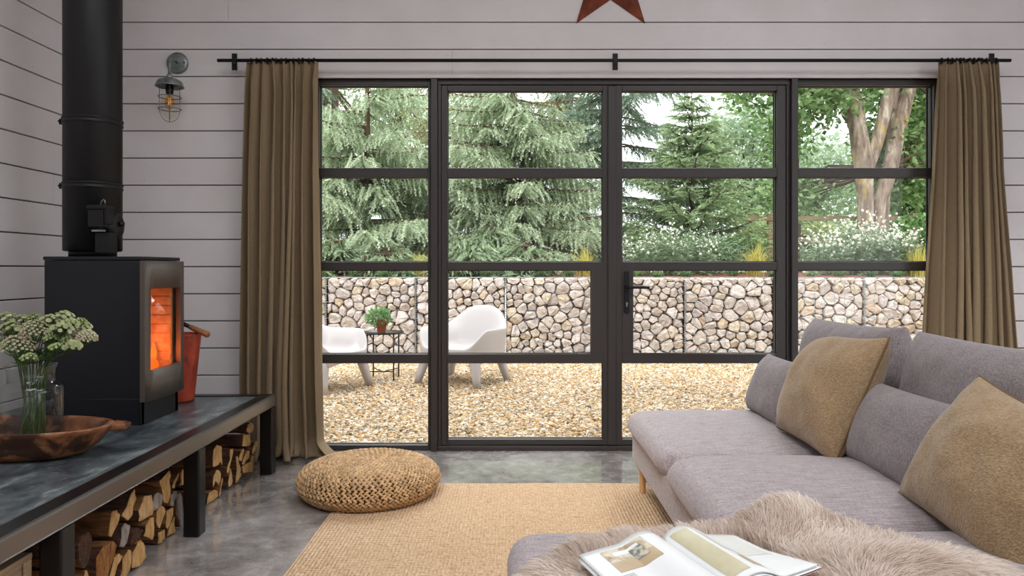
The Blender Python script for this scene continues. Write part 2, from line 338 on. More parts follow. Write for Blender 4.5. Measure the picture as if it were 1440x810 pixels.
c = m.mix(0.5, c, m.ramp(n1, [(0.28, '#9d9087'), (0.5, '#d2c6bf'), (0.72, '#eee8e6')])); c = m.mix(m.ramp(n2, [(0.6, '#000000'), (0.74, '#606060')]), c, '#b98d55'); m.color(c); m.bump(n1, 0.6, 0.02); M['stone'] = m.m
m = Mat('gabion_dark_fill', '#5a4e44', 0.95); M['fill'] = m.m
m = Mat('gabion_wire', '#97a2a8', 0.5, metal=0.2); M['wire'] = m.m
m = Mat('bark_mulch', '#7a4a3a', 0.95); v = m.coord(); n1 = m.voro(v, 45); m.color(m.ramp(m.noise(v, 50, 4), [(0.3, '#4f2d22'), (0.55, '#8a5443'), (0.75, '#a9806d')])); m.bump(n1, 0.8, 0.03); M['mulch'] = m.m
m = Mat('meadow_grass', '#8fa35c', 0.95); m.color(m.ramp(m.noise(m.coord(), 8, 5), [(0.3, '#6f8a45'), (0.7, '#b7bf83')])); M['meadow'] = m.m
m = Mat('white_moulded_plastic', '#b9b3b4', 0.42, spec=0.4); M['plastic'] = m.m
m = Mat('terracotta', '#bd5f38', 0.8); m.color(m.ramp(m.noise(m.coord(), 20, 4), [(0.3, '#a34c2a'), (0.7, '#cb7146')])); M['terracotta'] = m.m
m = Mat('potting_soil', '#33241a', 0.95); M['soil'] = m.m
m = Mat('weathered_fence_wood', '#8d7a5d', 0.85); n1 = m.noise(m.coord((3, 20, 20)), 3, 4); m.color(m.ramp(n1, [(0.3, '#5f553c'), (0.7, '#8f8263')])); M['fencewood'] = m.m
m = Mat('smooth_tree_bark', '#9b8574', 0.9); v = m.coord((5, 5, 1.2)); n1 = m.noise(v, 2.0, 6, 0.65, 0.5); n2 = m.noise(m.coord((1, 1, .7)), 3.0, 4)
c = m.ramp(n1, [(0.3, '#574a40'), (0.5, '#8b7a6c'), (0.68, '#c4b8aa')]); c = m.mix(m.ramp(n2, [(0.58, '#000000'), (0.66, '#c0c0c0')]), c, '#b59a45'); m.color(c); m.bump(n1, 0.6, 0.03); M['bark'] = m.m
m = Mat('dark_conifer_bark', '#5d4a3c', 0.95); M['darkbark'] = m.m
def leafm(name, tr=0.35, rough=0.55):
    m = Mat(name, '#5f7a4a', rough, spec=0.3); a = m.attr('col'); m.color(a); m.translucent(a, tr); return m.m
M['needle'] = leafm('conifer_needles', 0.30, 0.6); M['leaf'] = leafm('tree_leaves', 0.42, 0.5); M['herb'] = leafm('herb_leaves', 0.35, 0.5)
M['petal'] = leafm('flower_petals', 0.3, 0.7); M['grassblade'] = leafm('grass_blades', 0.4, 0.6)
# =================================================================== ROOM SHELL
YW = 4.43; XL = -2.49; XR = 4.0; YR = -2.6; ZC = 3.6
OX0, OX1, OZ1 = -1.245, 2.684, 2.309           # window opening
PITCH = 0.1676; Z0B = 2.6515 - 15 * PITCH       # board lines
def boards(axis_pts, name, mat3, holes):
    """axis_pts: function (u, depth, z)->xyz ; holes: list of (u0,u1,z0,z1); boards run along u"""
def board_wall(name, toP, u0, u1, opening=None, joints=(), nails=True, ztop=ZC):
    b = MB(); g = 0.0032; ch = 0.0025
    def strip(ua, ub, za, zb):
        # chamfered board, 18 mm thick, front at depth 0
        prof = [(0.018, za), (ch, za), (0, za + ch), (0, zb - ch), (ch, zb), (0.018, zb)]
        vs = [toP(ua, d, z) for d, z in prof] + [toP(ub, d, z) for d, z in prof]; n = len(prof)
        b.add(vs, [(i, i + 1, n + i + 1, n + i) for i in range(n - 1)] + [tuple(range(n)), tuple(reversed(range(n, 2 * n)))], 0)
    k = -1
    while True:
        za = Z0B + k * PITCH + g; zb = Z0B + (k + 1) * PITCH - g; k += 1
        if zb < 0.02: continue
        if za > ztop: break
        za = max(za, 0.0); zb = min(zb, ztop)
        segs = [(u0, u1)]
        if opening and za < opening[2] - 0.02: segs = [(u0, opening[0]), (opening[1], u1)]
        out = []
        for (a, c) in segs:
            js = sorted(j for (j, kk) in joints if kk == k and a < j < c); e = [a] + js + [c]
            for i in range(len(e) - 1): out.append((e[i] + (0.001 if i else 0), e[i + 1] - (0.001 if i < len(e) - 2 else 0)))
        for (a, c) in out:
            strip(a, c, za, zb)
            if nails:
                u = math.ceil((a + 0.02 - 0.13) / 0.6) * 0.6 + 0.13
                us = [a + 0.022, c - 0.022]
                while u < c: us.append(u); u += 0.6
                for uu in us:
                    for zz in (za + 0.028, zb - 0.03):
                        if rnd.random() < 0.12 or not za < zz < zb: continue
                        uj = uu + rnd.uniform(-.006, .006); zj = zz + rnd.uniform(-.006, .006); r = 0.0022
                        b.add([toP(uj + r * math.cos(t), -0.0003, zj + r * math.sin(t)) for t in [i * PI / 3 for i in range(6)]], [tuple(range(6))], 2)
    # dark backing and the masonry behind
    def slab(ua, ub, za, zb, d0, d1, m):
        vs = [toP(u, d, z) for z in (za, zb) for d in (d0, d1) for u in (ua, ub)]
        b.add(vs, [(0, 2, 3, 1), (4, 5, 7, 6), (0, 1, 5, 4), (2, 6, 7, 3), (0, 4, 6, 2), (1, 3, 7, 5)], m)
    areas = [(u0, u1, 0, ztop)] if not opening else [(u0, opening[0], 0, ztop), (opening[1], u1, 0, ztop), (opening[0], opening[1], opening[2], ztop)]
    for (a, c, z0, z1) in areas: slab(a - .22 * (a == u0), c + .22 * (c == u1), z0, z1, 0.0155, 0.23, 1)
    return b
bw = board_wall('wall_back', lambda u, d, z: (u, YW + d, z), XL, XR, (OX0, OX1, OZ1), [(px_x(636, YW), 14), (px_x(1054, YW), 13), (0.62, 17), (-1.1, 17), (-1.75, 16)])
# white reveal boards lining the opening
bw.box(OX0 - 0.001, OX1 + 0.001, YW - 0.001, YW + 0.22, OZ1, OZ1 + 0.016, 0)
bw.box(OX0 - 0.016, OX0, YW - 0.001, YW + 0.22, 0, OZ1 + 0.016, 0); bw.box(OX1, OX1 + 0.016, YW - 0.001, YW + 0.22, 0, OZ1 + 0.016, 0)
tag(bw.build('wall_back', [M['boards'], M['gap'], M['nail']], fix=False), kind='structure')
lw = board_wall('wall_left', lambda u, d, z: (XL - d, u, z), YR, YW, None, [(3.9, 9), (2.9, 12)])
tag(lw.build('wall_left', [M['boards'], M['gap'], M['nail']], fix=False), kind='structure')
# right wall: unseen opening added to let fill light in, rear wall: solid
rw = MB()
RO = (-1.6, 2.2, 0.3, 2.5)
for (a, c, z0, z1) in ((YR, RO[0], 0, ZC), (RO[1], YW, 0, ZC), (RO[0], RO[1], 0, RO[2]), (RO[0], RO[1], RO[3], ZC)): rw.box(XR, XR + 0.2, a, c, z0, z1)
tag(rw.build('wall_right', [M['boards']]), kind='structure')
bk = MB(); bk.box(XL - .23, XR + .2, YR - 0.2, YR, 0, ZC)
tag(bk.build('wall_rear', [M['boards']]), kind='structure')
# ceiling with two unseen openings added to brighten the room
FILL_OPENINGS = [(-1.5, -.1, -.2, 2.0), (1.2, 2.9, -.2, 2.0)]
cb = MB(); xs = [XL - .23, FILL_OPENINGS[0][0], FILL_OPENINGS[0][1], FILL_OPENINGS[1][0], FILL_OPENINGS[1][1], XR + .2]
for i in range(5):
    if i in (1, 3):
        cb.box(xs[i], xs[i + 1], YR - .2, FILL_OPENINGS[0][2], ZC, ZC + .15); cb.box(xs[i], xs[i + 1], FILL_OPENINGS[0][3], YW + .23, ZC, ZC + .15)
    else: cb.box(xs[i], xs[i + 1], YR - .2, YW + .23, ZC, ZC + .15)
tag(cb.build('ceiling', [M['ceiling']]), kind='structure')
fb = MB(); fb.box(XL - .23, XR + .2, YR - .2, YW + 0.24, -0.12, 0.0)
tag(fb.build('floor', [M['concrete']]), kind='structure')
# =================================================================== GLAZED SCREEN
YF = 4.47
fx = lambda p: px_x(p, YF); fz = lambda p: px_z(p, YF)
ZB = 0.0
def pane(parent, x0, x1, z0, z1, y=YF + 0.035):
    p = MB(); p.box(x0 - .006, x1 + .006, y, y + 0.006, z0 - .006, z1 + .006)
    p.build('glass_pane', M['pane'], parent)
    g = MB(); t = 0.004
    for (a, b_, c, d) in ((x0, x1, z0, z0 + t), (x0, x1, z1 - t, z1), (x0, x0 + t, z0, z1), (x1 - t, x1, z0, z1)): g.box(a, b_, y - 0.004, y + 0.01, c, d)
    g.build('gasket', M['gasket'], parent)
def bar(b, x0, x1, z0, z1, y0=YF, y1=YF + 0.075): b.box(x0, x1, y0, y1, z0, z1)
rows_fixed = [(120, 236), (249, 368), (380, 498), (511, 626)]
def fixed_light(name, xa, xb, ga, gb):
    b = MB()
    bar(b, xa, ga, ZB, OZ1); bar(b, gb, xb, ZB, OZ1)
    bar(b, ga, gb, fz(120), OZ1); bar(b, ga, gb, ZB, fz(626))
    for (p, q) in ((236, 249), (368, 380), (498, 511)): bar(b, ga, gb, fz(q), fz(p))
    o = tag(b.build(name, M['frame'], bevel=0.003), kind='structure')
    for (p, q) in rows_fixed: pane(o, ga, gb, fz(q), fz(p))
    return o
fixed_light('window_1', OX0, fx(605), fx(449), fx(602))
fixed_light('window_2', fx(1119), OX1, fx(1122), OX1 - 0.055)
tb = MB()   # coupling posts, jambs, head and threshold of the door set
for (a, c) in ((606.5, 615.5), (1111, 1120)): bar(tb, fx(a), fx(c), 0.0, OZ1, YF - 0.03, YF + 0.09)
bar(tb, fx(615.5), fx(620), 0, OZ1); bar(tb, fx(1106), fx(1111), 0, OZ1)
bar(tb, fx(615.5), fx(1111), fz(119), OZ1, YF - 0.004); bar(tb, fx(615.5), fx(1111), 0.0, 0.028, YF - 0.012)
tag(tb.build('trim_1', M['frame'], bevel=0.003), kind='structure')
def leaf(name, xa, xb, ga, gb, lock):
    b = MB(); zt = fz(119.7); zb = 0.031
    bar(b, xa, ga, zb, zt, YF + .006); bar(b, gb, xb, zb, zt, YF + .006)
    bar(b, ga, gb, fz(127), zt, YF + .006); bar(b, ga, gb, zb, fz(618), YF + .006)
    for (p, q) in ((236, 249), (368, 380), (498, 511)): bar(b, ga, gb, fz(q), fz(p), YF + .006)
    if lock == 'R': bar(b, fx(832), gb, fz(498), fz(380), YF + .006)
    else: bar(b, ga, fx(891), fz(498), fz(380), YF + .006)
    o = tag(b.build(name, M['frame'], bevel=0.003), kind='structure')
    for (p, q) in ((127, 236), (249, 368), (380, 498), (511, 618)):
        x0, x1 = ga, gb
        if p == 380: x0, x1 = (ga, fx(832)) if lock == 'R' else (fx(891), gb)
        pane(o, x0, x1, fz(q), fz(p))
    return o
leaf('door_1', fx(620.4), fx(860.6), fx(629), fx(848), 'R')
d2 = leaf('door_2', fx(861.2), fx(1105.6), fx(875), fx(1093.5), 'L')
ab = MB(); bar(ab, fx(855), fx(866), 0.035, fz(121), YF - 0.008, YF + 0.004)   # astragal strip over the meeting stiles
ab.build('meeting_strip', M['frame'], d2, bevel=0.003)
# lever handle
hx = px_x(882, 4.45); zc0 = px_z(441, 4.46); zc1 = px_z(381, 4.46); yb = YF + .006
def capsule2(x, w, z0, z1, n=8):
    pts = []
    for i in range(n + 1): a = PI * i / n; pts.append((x + w * math.cos(a), z1 - w + w * math.sin(a)))
    for i in range(n + 1): a = PI + PI * i / n; pts.append((x + w * math.cos(a), z0 + w + w * math.sin(a)))
    return pts
hp = MB(); hp.prism(capsule2(hx, 0.0165, zc0, zc1), 'Y', yb - 0.011, yb)
hplate = hp.build('door_handle', M['black'], d2, bevel=0.003)
zl = px_z(404, 4.43)
lv = MB(); lv.lathe([(0.011, 0), (0.012, -.012), (0.012, -.02), (0.009, -.045)], (hx, yb - .009, zl), 16, axis='Y')
lv.tube([(hx, yb - .05, zl), (hx + .012, yb - .056, zl), (hx + .04, yb - .058, zl), (hx + .09, yb - .057, zl - .001), (hx + .132, yb - .055, zl - .003)], [.0095, .0098, .009, .0085, .0075], 12, flat=0.8)
lv.build('lever', M['black'], hplate)
ck = MB(); zk = px_z(428, 4.46); ck.lathe([(0.0075, 0), (0.0075, -.004), (0.006, -.005)], (hx, yb - .0108, zk + .006), 14, axis='Y'); ck.box(hx - .004, hx + .004, yb - .0148, yb - .0105, zk - .014, zk + .004)
o = ck.build('lock_cylinder', M['galv'], hplate); o['label'] = 'small silver lock cylinder'
# =================================================================== CURTAIN ROD
YROD = 4.32; rzx = px_z(85, YROD); rx = lambda p: px_x(p, YROD)
rod = empty('curtain_rod', (rx(865), YROD, rzx), 'long black iron curtain rod on three brackets above the glazed doors', 'curtain rod')
b = MB(); b.tube([(rx(306), YROD, rzx), (rx(1421), YROD, rzx)], 0.0105, 14); b.build('pole', M['black'], rod)
for p in (330, 865, 1394):
    b = MB(); x = rx(p); xw = px_x(p, YW); zw = px_z(85, YW)
    b.box(xw - .016, xw + .016, YW - .007, YW + .001, zw - .060, zw + .042)
    b.tube([(xw, YW - .004, zw), (x, YROD + .006, rzx)], .008, 8); b.box(x - .012, x + .012, YROD - .014, YROD + .014, rzx - .0145, rzx - .0105); b.box(x - .012, x + .012, YROD - .0145, YROD - .0105, rzx - .0145, rzx + .010)
    b.build('bracket', M['black'], rod, bevel=0.002)
# =================================================================== CURTAINS
def curtain(name, label, xl, xr, nf, seed, slits, puddle):
    """xl(z), xr(z): edges; folds sampled as a wavy sheet with pinch pleat heading"""
    r = random.Random(seed); zt = px_z(87, YROD) ; nu = nf * 16 + 1; nv = 90
    # irregular fold phase and amplitude
    w = [r.choice([.45, .7, 1.0, 1.3, 1.6]) * r.uniform(.85, 1.15) for _ in range(nf)]; tot = sum(w); cum = [0]
    for q in w: cum.append(cum[-1] + q / tot)
    amp = [min(1.5, .45 + .55 * q + .25 * r.random()) for q in w]; ph = [r.uniform(-1, 1) for _ in range(nf)]
    def fold(u):
        for i in range(nf):
            if u <= cum[i + 1] + 1e-9: return i, (u - cum[i]) / (cum[i + 1] - cum[i])
        return nf - 1, 1.0
    def fn(u, v):
        z = zt * (1 - v); i, t = fold(u); s = math.sin(2 * PI * t); c = math.sin(4 * PI * t)
        h = min(1, v / 0.06); hd = 1 - h           # heading
        x0, x1 = xl(z), xr(z); x = x0 + (x1 - x0) * u
        vv = min(1, v * 1.3); A = (0.026 + 0.034 * vv) * (amp[i] * (1 - .35 * vv) + .35 * vv * (1 + ph[i]))
        y = YROD + 0.004 + A * s * (0.55 + 0.45 * h) + 0.016 * math.sin(7 * u + v * 3 + seed) * h
        ew = math.sin(PI * u) ** .5; x += ((0.010 + 0.016 * v) * c * amp[i] + 0.016 * math.sin(2.2 * v + 5 * u + seed) * h + .022 * mnoise.noise(Vector((u * 5, v * 1.6, seed))) * h) * ew
        y += -0.006 * math.sin(2 * PI * t * 2) * h + 0.010 * mnoise.noise(Vector((u * 9 + seed, v * 4, 1.3))) * h
        # pinch band under the heading
        x += 0.004 * s * math.exp(-((v - .055) / .02) ** 2)
        if puddle:
            k = max(0.0, (0.14 - z) / 0.14)
            if k > 0:
                y -= (0.10 + 0.05 * ph[i]) * k ** 1.6; x += 0.04 * ph[i] * k ** 2 + 0.09 * max(0, u - .78) / .22 * k ** 2
                z = z * 0.72 + 0.012 + 0.012 * (1 + math.sin(9 * u + ph[i] * 3)) * k * (1 - 0.4 * k)
        return (x, y, max(z, 0.006))
    root = empty(name, ((xl(0) + xr(0)) / 2, YROD, 0), label, 'curtain', 'linen curtains on the black rod')
    b = MB(); b.grid(fn, nu, nv); o = b.build('drape', M['linen'], root, fix=False)
    sm = o.modifiers.new('thick', 'SOLIDIFY'); sm.thickness = 0.0025; sm.offset = 0
    # hooks/rings gathered on the pole
    n = 13
    for i in range(n):
        x = xl(zt) + (xr(zt) - xl(zt)) * (0.05 + 0.9 * (i + r.uniform(-.3, .3)) / (n - 1)); b = MB(); tl = r.uniform(-.35, .35)
        b.tube([(x + .017 * math.sin(tl) * math.cos(a), YROD + .017 * math.cos(a) * math.cos(tl), rzx + .0165 * math.sin(a) - .003) for a in [2 * PI * j / 16 for j in range(16)]], 0.0032, 6, closed=True)
        b.build('curtain_ring', M['black'], root)
    return root
def lerp_tab(tab):
    def f(z):
        for i in range(len(tab) - 1):
            (za, a), (zb, c) = tab[i], tab[i + 1]
            if z <= za and z >= zb: return a + (c - a) * (za - z) / (za - zb)
        return tab[-1][1] if z < tab[-1][0] else tab[0][1]
    return f
X4 = lambda p: px_x(p, 4.30); Z4 = lambda p: px_z(p, 4.30)
curtain('curtain', 'olive brown linen curtain with long folds, hanging between wood stove and glazed doors',
        lerp_tab([(2.4, X4(345)), (Z4(240), X4(339)), (Z4(400), X4(336)), (Z4(540), X4(333)), (0, X4(335))]),
        lerp_tab([(2.4, X4(446)), (Z4(240), X4(446)), (Z4(400), X4(449)), (Z4(540), X4(451)), (0.12, X4(453)), (0, X4(462))]), 8, 5, 0, True)
curtain('curtain', 'olive brown linen curtain hanging behind the sofa at the right end of the rod',
        lerp_tab([(2.4, X4(1323)), (Z4(240), X4(1319)), (Z4(380), X4(1311)), (Z4(493), X4(1307)), (0, X4(1303))]),
        lerp_tab([(2.4, X4(1408)), (Z4(240), X4(1414)), (Z4(380), X4(1426)), (Z4(493), X4(1432)), (0, X4(1440))]), 8, 12, 0, False)
# =================================================================== BARN STAR
sx, sz, R = px_x(859.5, 4.40), px_z(-36, 4.40), 0.362
b = MB(); vs = [(sx, YW - 0.075, sz)]; r_in = R * 0.40
for i in range(10):
    a = PI / 2 + i * PI / 5; rr = R if i % 2 == 0 else r_in; vs.append((sx + rr * math.cos(a), YW - 0.006, sz + rr * math.sin(a)))
b.add(vs, [(0, 1 + i, 1 + (i + 1) % 10) for i in range(10)]); b.add([(v[0], YW - 0.001, v[2]) for v in vs[1:]], [tuple(range(10))])
b.add([vs[1 + i] for i in range(10)] + [(v[0], YW - 0.001, v[2]) for v in vs[1:]], [(i, (i + 1) % 10, 10 + (i + 1) % 10, 10 + i) for i in range(10)])
tag(recenter(b.build('metal_star', M['rust'])), 'rusty red faceted metal star on the white boards above the doors', 'wall ornament')
# =================================================================== WALL LAMP
lamp = empty('wall_lamp', (px_x(249, 4.42), YW, px_z(88, 4.42)), 'galvanised caged bulkhead lamp with amber bulb on the white board wall', 'wall lamp')
pxx, pzz = px_x(249, 4.42), px_z(88.5, 4.42); lx, ly = px_x(238.5, 4.27), 4.27
b = MB(); b.lathe([(0.066, 0), (0.067, -.006), (0.062, -.016), (0.05, -.019), (0.0, -.02)], (pxx, YW, pzz), 40, axis='Y'); b.build('backplate', M['galv'], lamp)
b = MB(); b.lathe([(.005, -.019), (.005, -.022), (.0, -.0225)], (pxx + .048, YW, pzz), 10, axis='Y'); b.build('screw', M['darksteel'], lamp)
zt = px_z(109, ly); ztop = px_z(86, ly); pth = [(pxx, YW - .015, pzz), (pxx + (lx - pxx) * .4, YW - .06, pzz + .004), (lx, ly + .035, ztop + .018)]
for i in range(7): a = PI / 2 * i / 6; pth.append((lx, ly + .03 - .03 * math.sin(a), ztop - .012 + .03 * math.cos(a)))
pth.append((lx, ly, zt)); b = MB(); b.tube(pth, 0.0095, 14); b.lathe([(.018, zt - .012), (.018, zt + .012), (.013, zt + .018), (.0095, zt + .02)], (lx, ly, 0), 20); b.build('arm', M['galv'], lamp)
zs = px_z(121, ly)
b = MB(); b.lathe([(.014, zt - .006), (.045, zt - .010), (.066, zt - .021), (.074, zt - .036), (.076, zs + .004), (.082, zs - .004), (.079, zs - .006), (.072, zs + .002), (.064, zt - .026), (.02, zt - .014)], (lx, ly, 0), 40); b.build('lamp_shade', M['galv'], lamp)
b = MB(); b.lathe([(.022, zs + .015), (.023, zs - .028), (.019, zs - .05), (.0, zs - .05)], (lx, ly, 0), 20); b.build('socket', M['darksteel'], lamp)
zg = px_z(155, ly)
b = MB(); pr = [(.047, zs + .006), (.047, zg)] + [(.047 * math.cos(a), zg - .052 * math.sin(a)) for a in [PI / 2 * i / 8 for i in range(1, 9)]]; b.lathe(pr, (lx, ly, 0), 28); b.build('glass_jar', glass_mat('lamp_jar_glass', (0.95, 0.95, 0.91, 1), 1.35), lamp)
b = MB(); zb_ = zs - .05; b.lathe([(.012, zb_), (.016, zb_ - .012), (.026, zb_ - .035), (.028, zb_ - .055), (.022, zb_ - .076), (.01, zb_ - .086), (0, zb_ - .088)], (lx, ly, 0), 24); bulb = b.build('bulb', glass_mat('bulb_glass', (1.0, 0.80, 0.50, 1), 1.15), lamp)
b = MB(); b.tube([(lx + .009 * math.cos(i * 1.9), ly + .009 * math.sin(i * 1.9), zb_ - .02 - .04 * i / 16) for i in range(17)], .0016, 6); b.build('filament', M['filament'], bulb)
b = MB(); rc = .0545; zend = px_z(171.5, ly)
for k in range(2):
    a = PI / 4 * 0.6 + k * PI / 2; dx, dy = math.cos(a), math.sin(a); zc = px_z(154, ly); h = zc - zend
    pts = [(lx - rc * dx, ly - rc * dy, zs)] + [(lx - rc * dx * math.cos(t), ly - rc * dy * math.cos(t), zc - h * math.sin(t)) for t in [PI * i / 20 for i in range(21)]] + [(lx + rc * dx, ly + rc * dy, zs)]
    b.tube(pts, .0024, 8)
for p in (136.5, 153.5):
    z = px_z(p, ly); b.tube([(lx + .063 * math.cos(t), ly + .063 * math.sin(t), z) for t in [2 * PI * i / 32 for i in range(32)]], .003, 8, closed=True)
    for k in range(4):
        a = PI / 4 * 0.6 + k * PI / 2; b.tube([(lx + .053 * math.cos(a), ly + .053 * math.sin(a), z), (lx + .063 * math.cos(a), ly + .063 * math.sin(a), z)], .0022, 6)
b.build('cage', M['galv'], lamp)
# =================================================================== HEARTH BENCH
HX = -1.315; HZ = 0.434; HY0, HY1 = 1.1, 4.0; T = 0.068
bench = empty('hearth_bench', (-1.9, 2.6, 0), 'long low hearth bench of raw steel box section topped with blue grey slate', 'hearth bench')
b = MB()
b.box(HX - T, HX, HY0, HY1, HZ - T, HZ); b.box(XL + .004, HX - T, HY1 - T, HY1, HZ - T, HZ); b.box(XL + .004, HX - T, HY0, HY0 + T, HZ - T, HZ)
b.build('steel_frame', M['steel'], bench, bevel=0.009)
b = MB(); b.box(HX - T - .001, HX - .011, HY0, HY1 - .011, HZ - .012, HZ + .0012); b.box(XL + .004, HX - T, HY1 - T, HY1 - .011, HZ - .012, HZ + .0012); o = b.build('edge_trim', M['darksteel'], bench); o['label'] = 'dark painted top edge around the slate'
b = MB(); sw = 0.9
y = HY0 + T + .001
for ya, yb_ in ((HY0 + T, 2.02), (2.02, 3.0), (3.0, HY1 - T)): b.box(XL + .004, HX - T - .001, ya + .0008, yb_ - .0008, HZ - .03, HZ - .003)
b.build('slate_top', M['slate'], bench, bevel=0.002)
for y1 in (4.0, 3.086, 2.165, 1.25):
    for x1 in (HX, XL + .004 + T):
        b = MB(); b.box(x1 - T, x1, y1 - T, y1, 0.0, HZ - T); b.build('leg', M['darksteel'], bench, bevel=0.006)  # same raw steel as the frame, darkened in colour to stand for shade
# =================================================================== LOGS
def log(name, pts, X, label, L=0.27, bark=(), end='logend', skew=(0, 0)):
    P = []
    for (px, py) in pts:
        Y = F * abs(X) / (VX - px); P.append((Y, px_z(py, Y)))
    cy = sum(p[0] for p in P) / len(P); cz = sum(p[1] for p in P) / len(P)
    P = [(cy + (p[0] - cy) * .97, max(0.004, cz + (p[1] - cz) * .97)) for p in P]
    # subdivide the outline and roughen it
    Q = []; n = len(P)
    for i in range(n):
        a, c = P[i], P[(i + 1) % n]
        for t in (0, .5):
            j = 0.002 if t else 0
            Q.append((a[0] + (c[0] - a[0]) * t + rnd.uniform(-j, j), max(.004, a[1] + (c[1] - a[1]) * t + rnd.uniform(-j, j))))
    n = len(Q); b = MB(); rings = []; ns = 7
    for k in range(ns + 1):
        x = X - L * k / ns; s = 1 - 0.06 * (k / ns); w = 0.0035 if 0 < k else 0
        rings.append([(x + (rnd.uniform(-.004, .004) if k == 0 else 0), cy + (q[0] - cy) * s + rnd.uniform(-w, w) + skew[0] * k / ns, max(.004, cz + (q[1] - cz) * s + rnd.uniform(-w, w) + skew[1] * k / ns)) for q in Q])
    for k in range(ns):
        for i in range(n):
            e = i // 2
            b.add([rings[k][i], rings[k + 1][i], rings[k + 1][(i + 1) % n], rings[k][(i + 1) % n]], [(0, 1, 2, 3)], 2 if e in bark else 0)
    b.add(rings[0], [tuple(range(n))], 1); b.add(rings[-1], [tuple(reversed(range(n)))], 1)
    o = b.build(name, [M['logside'], M[end], M['logbark']]); recenter(o)
    bm_ = o.modifiers.new('bevel', 'BEVEL'); bm_.width = .0025; bm_.segments = 1; bm_.limit_method = 'ANGLE'; bm_.angle_limit = 0.9
    g = 'split firewood stacked under the hearth bench'
    return tag(o, label, 'firewood', g)
c1 = lambda L: [(100 + x / 4.765, 640 + y / 4.765) for x, y in L]
c2 = lambda L: [(280 + x / 5.783, 580 + y / 5.783) for x, y in L]
near = [
 ('A', [(85, 535), (118, 505), (142, 560), (132, 700), (88, 765), (45, 700), (50, 610)], -1.41, 'round dark log with torn bark beside the steel leg, near end of middle stack', (0, 1, 5, 6), .24),
 ('B', [(165, 850), (172, 690), (225, 610), (290, 572), (318, 600), (290, 690), (235, 850)], -1.405, 'thick orange brown log with shaggy split face low in the middle stack', (0, 1, 6), .25),
 ('C', [(258, 545), (280, 375), (308, 365), (333, 395), (305, 480), (272, 553)], -1.43, 'log with narrow pale end and long grey flank, near end of middle stack', (1,), .28),
 ('D', [(343, 408), (400, 290), (430, 222), (436, 290), (415, 400), (385, 443)], -1.43, 'log with bright kite shaped yellow end at the top of the middle stack', (0, 1), .28),
 ('E', [(450, 450), (456, 375), (500, 270), (538, 264), (549, 310), (546, 402), (500, 430)], -1.43, 'broad pale ended log in the upper row of the middle stack', (0,), .27),
 ('F', [(553, 378), (553, 280), (585, 247), (611, 266), (611, 320), (580, 362)], -1.435, 'grey weathered log end squeezed below the large yellow one in the middle stack', (1, 2), .26),
 ('G', [(592, 175), (630, 130), (670, 98), (668, 170), (674, 230), (655, 328), (617, 318), (612, 230)], -1.43, 'largest yellow log end, highest of the middle stack', (0, 1), .28),
 ('H', [(680, 225), (687, 180), (721, 115), (717, 160), (700, 228)], -1.44, 'thin triangular log sliver beside the highest yellow log of the middle stack', (0,), .26),
 ('I', [(729, 205), (735, 150), (751, 85), (764, 150), (752, 203)], -1.44, 'thin pale log at the top far corner of the middle stack, against the leg', (), .26),
 ('J', [(670, 343), (677, 262), (690, 237), (709, 242), (703, 292), (690, 346)], -1.44, 'slim grey log under the thin triangular sliver in the middle stack', (1,), .26),
 ('K', [(709, 400), (713, 262), (735, 247), (747, 290), (744, 480), (730, 483)], -1.44, 'silvery upright log end touching the leg at the far end of middle stack', (), .26),
 ('L', [(570, 448), (582, 372), (608, 333), (628, 347), (624, 410), (592, 497)], -1.44, 'lens shaped pale log end under the grey weathered one in the middle stack', (), .27),
 ('M', [(632, 460), (643, 370), (692, 348), (688, 400), (648, 500)], -1.44, 'olive brown triangular log end in the second row of the middle stack', (1,), .27),
 ('N', [(492, 548), (497, 472), (535, 418), (560, 412), (556, 500), (549, 573)], -1.43, 'tan five sided log end below the broad pale ended log, middle stack', (0,), .26),
 ('O', [(328, 618), (342, 485), (365, 447), (396, 470), (388, 560), (350, 622)], -1.42, 'grey cracked log end just under the bright kite shaped one', (0, 1, 2), .26),
 ('P', [(402, 600), (412, 503), (450, 482), (488, 500), (468, 565), (432, 638)], -1.425, 'dark log with peeling bark in the middle of the middle stack', (0, 1, 2, 3, 4), .26),
 ('Q', [(412, 762), (417, 655), (447, 590), (468, 563), (504, 612), (507, 678), (460, 757)], -1.41, 'pale D shaped log end on the floor at the centre of the middle stack', (0, 1), .26),
 ('R', [(327, 850), (352, 690), (385, 628), (410, 642), (409, 720), (368, 850)], -1.405, 'long pale lens shaped log end standing on the floor in the middle stack', (0,), .26),
 ('S', [(250, 850), (287, 690), (330, 657), (347, 672), (318, 740), (283, 850)], -1.41, 'thin leaning log between the orange brown log and the pale lens shaped one', (0,), .26),
 ('T', [(588, 598), (586, 520), (610, 507), (633, 495), (631, 560), (610, 595)], -1.44, 'small brown log end on the floor behind the tan five sided one', (0, 1), .26),
 ('U', [(642, 553), (652, 505), (694, 405), (704, 510), (680, 545)], -1.44, 'brownish wedge log on the floor near the far leg of the middle stack', (0,), .26),
 ('V', [(85, 880), (95, 772), (118, 770), (130, 880)], -1.41, 'small pale log end at the bottom edge of the photo beside the near leg', (), .22),
]
for (k, pts, X, lab, bark, L) in near: log('firewood_log', c1(pts), X, lab, L, bark, {'A': 'logbark', 'B': 'logtorn', 'O': 'loggrey', 'P': 'logbark', 'K': 'loggrey', 'J': 'loggrey', 'F': 'loggrey'}.get(k, 'logend'))
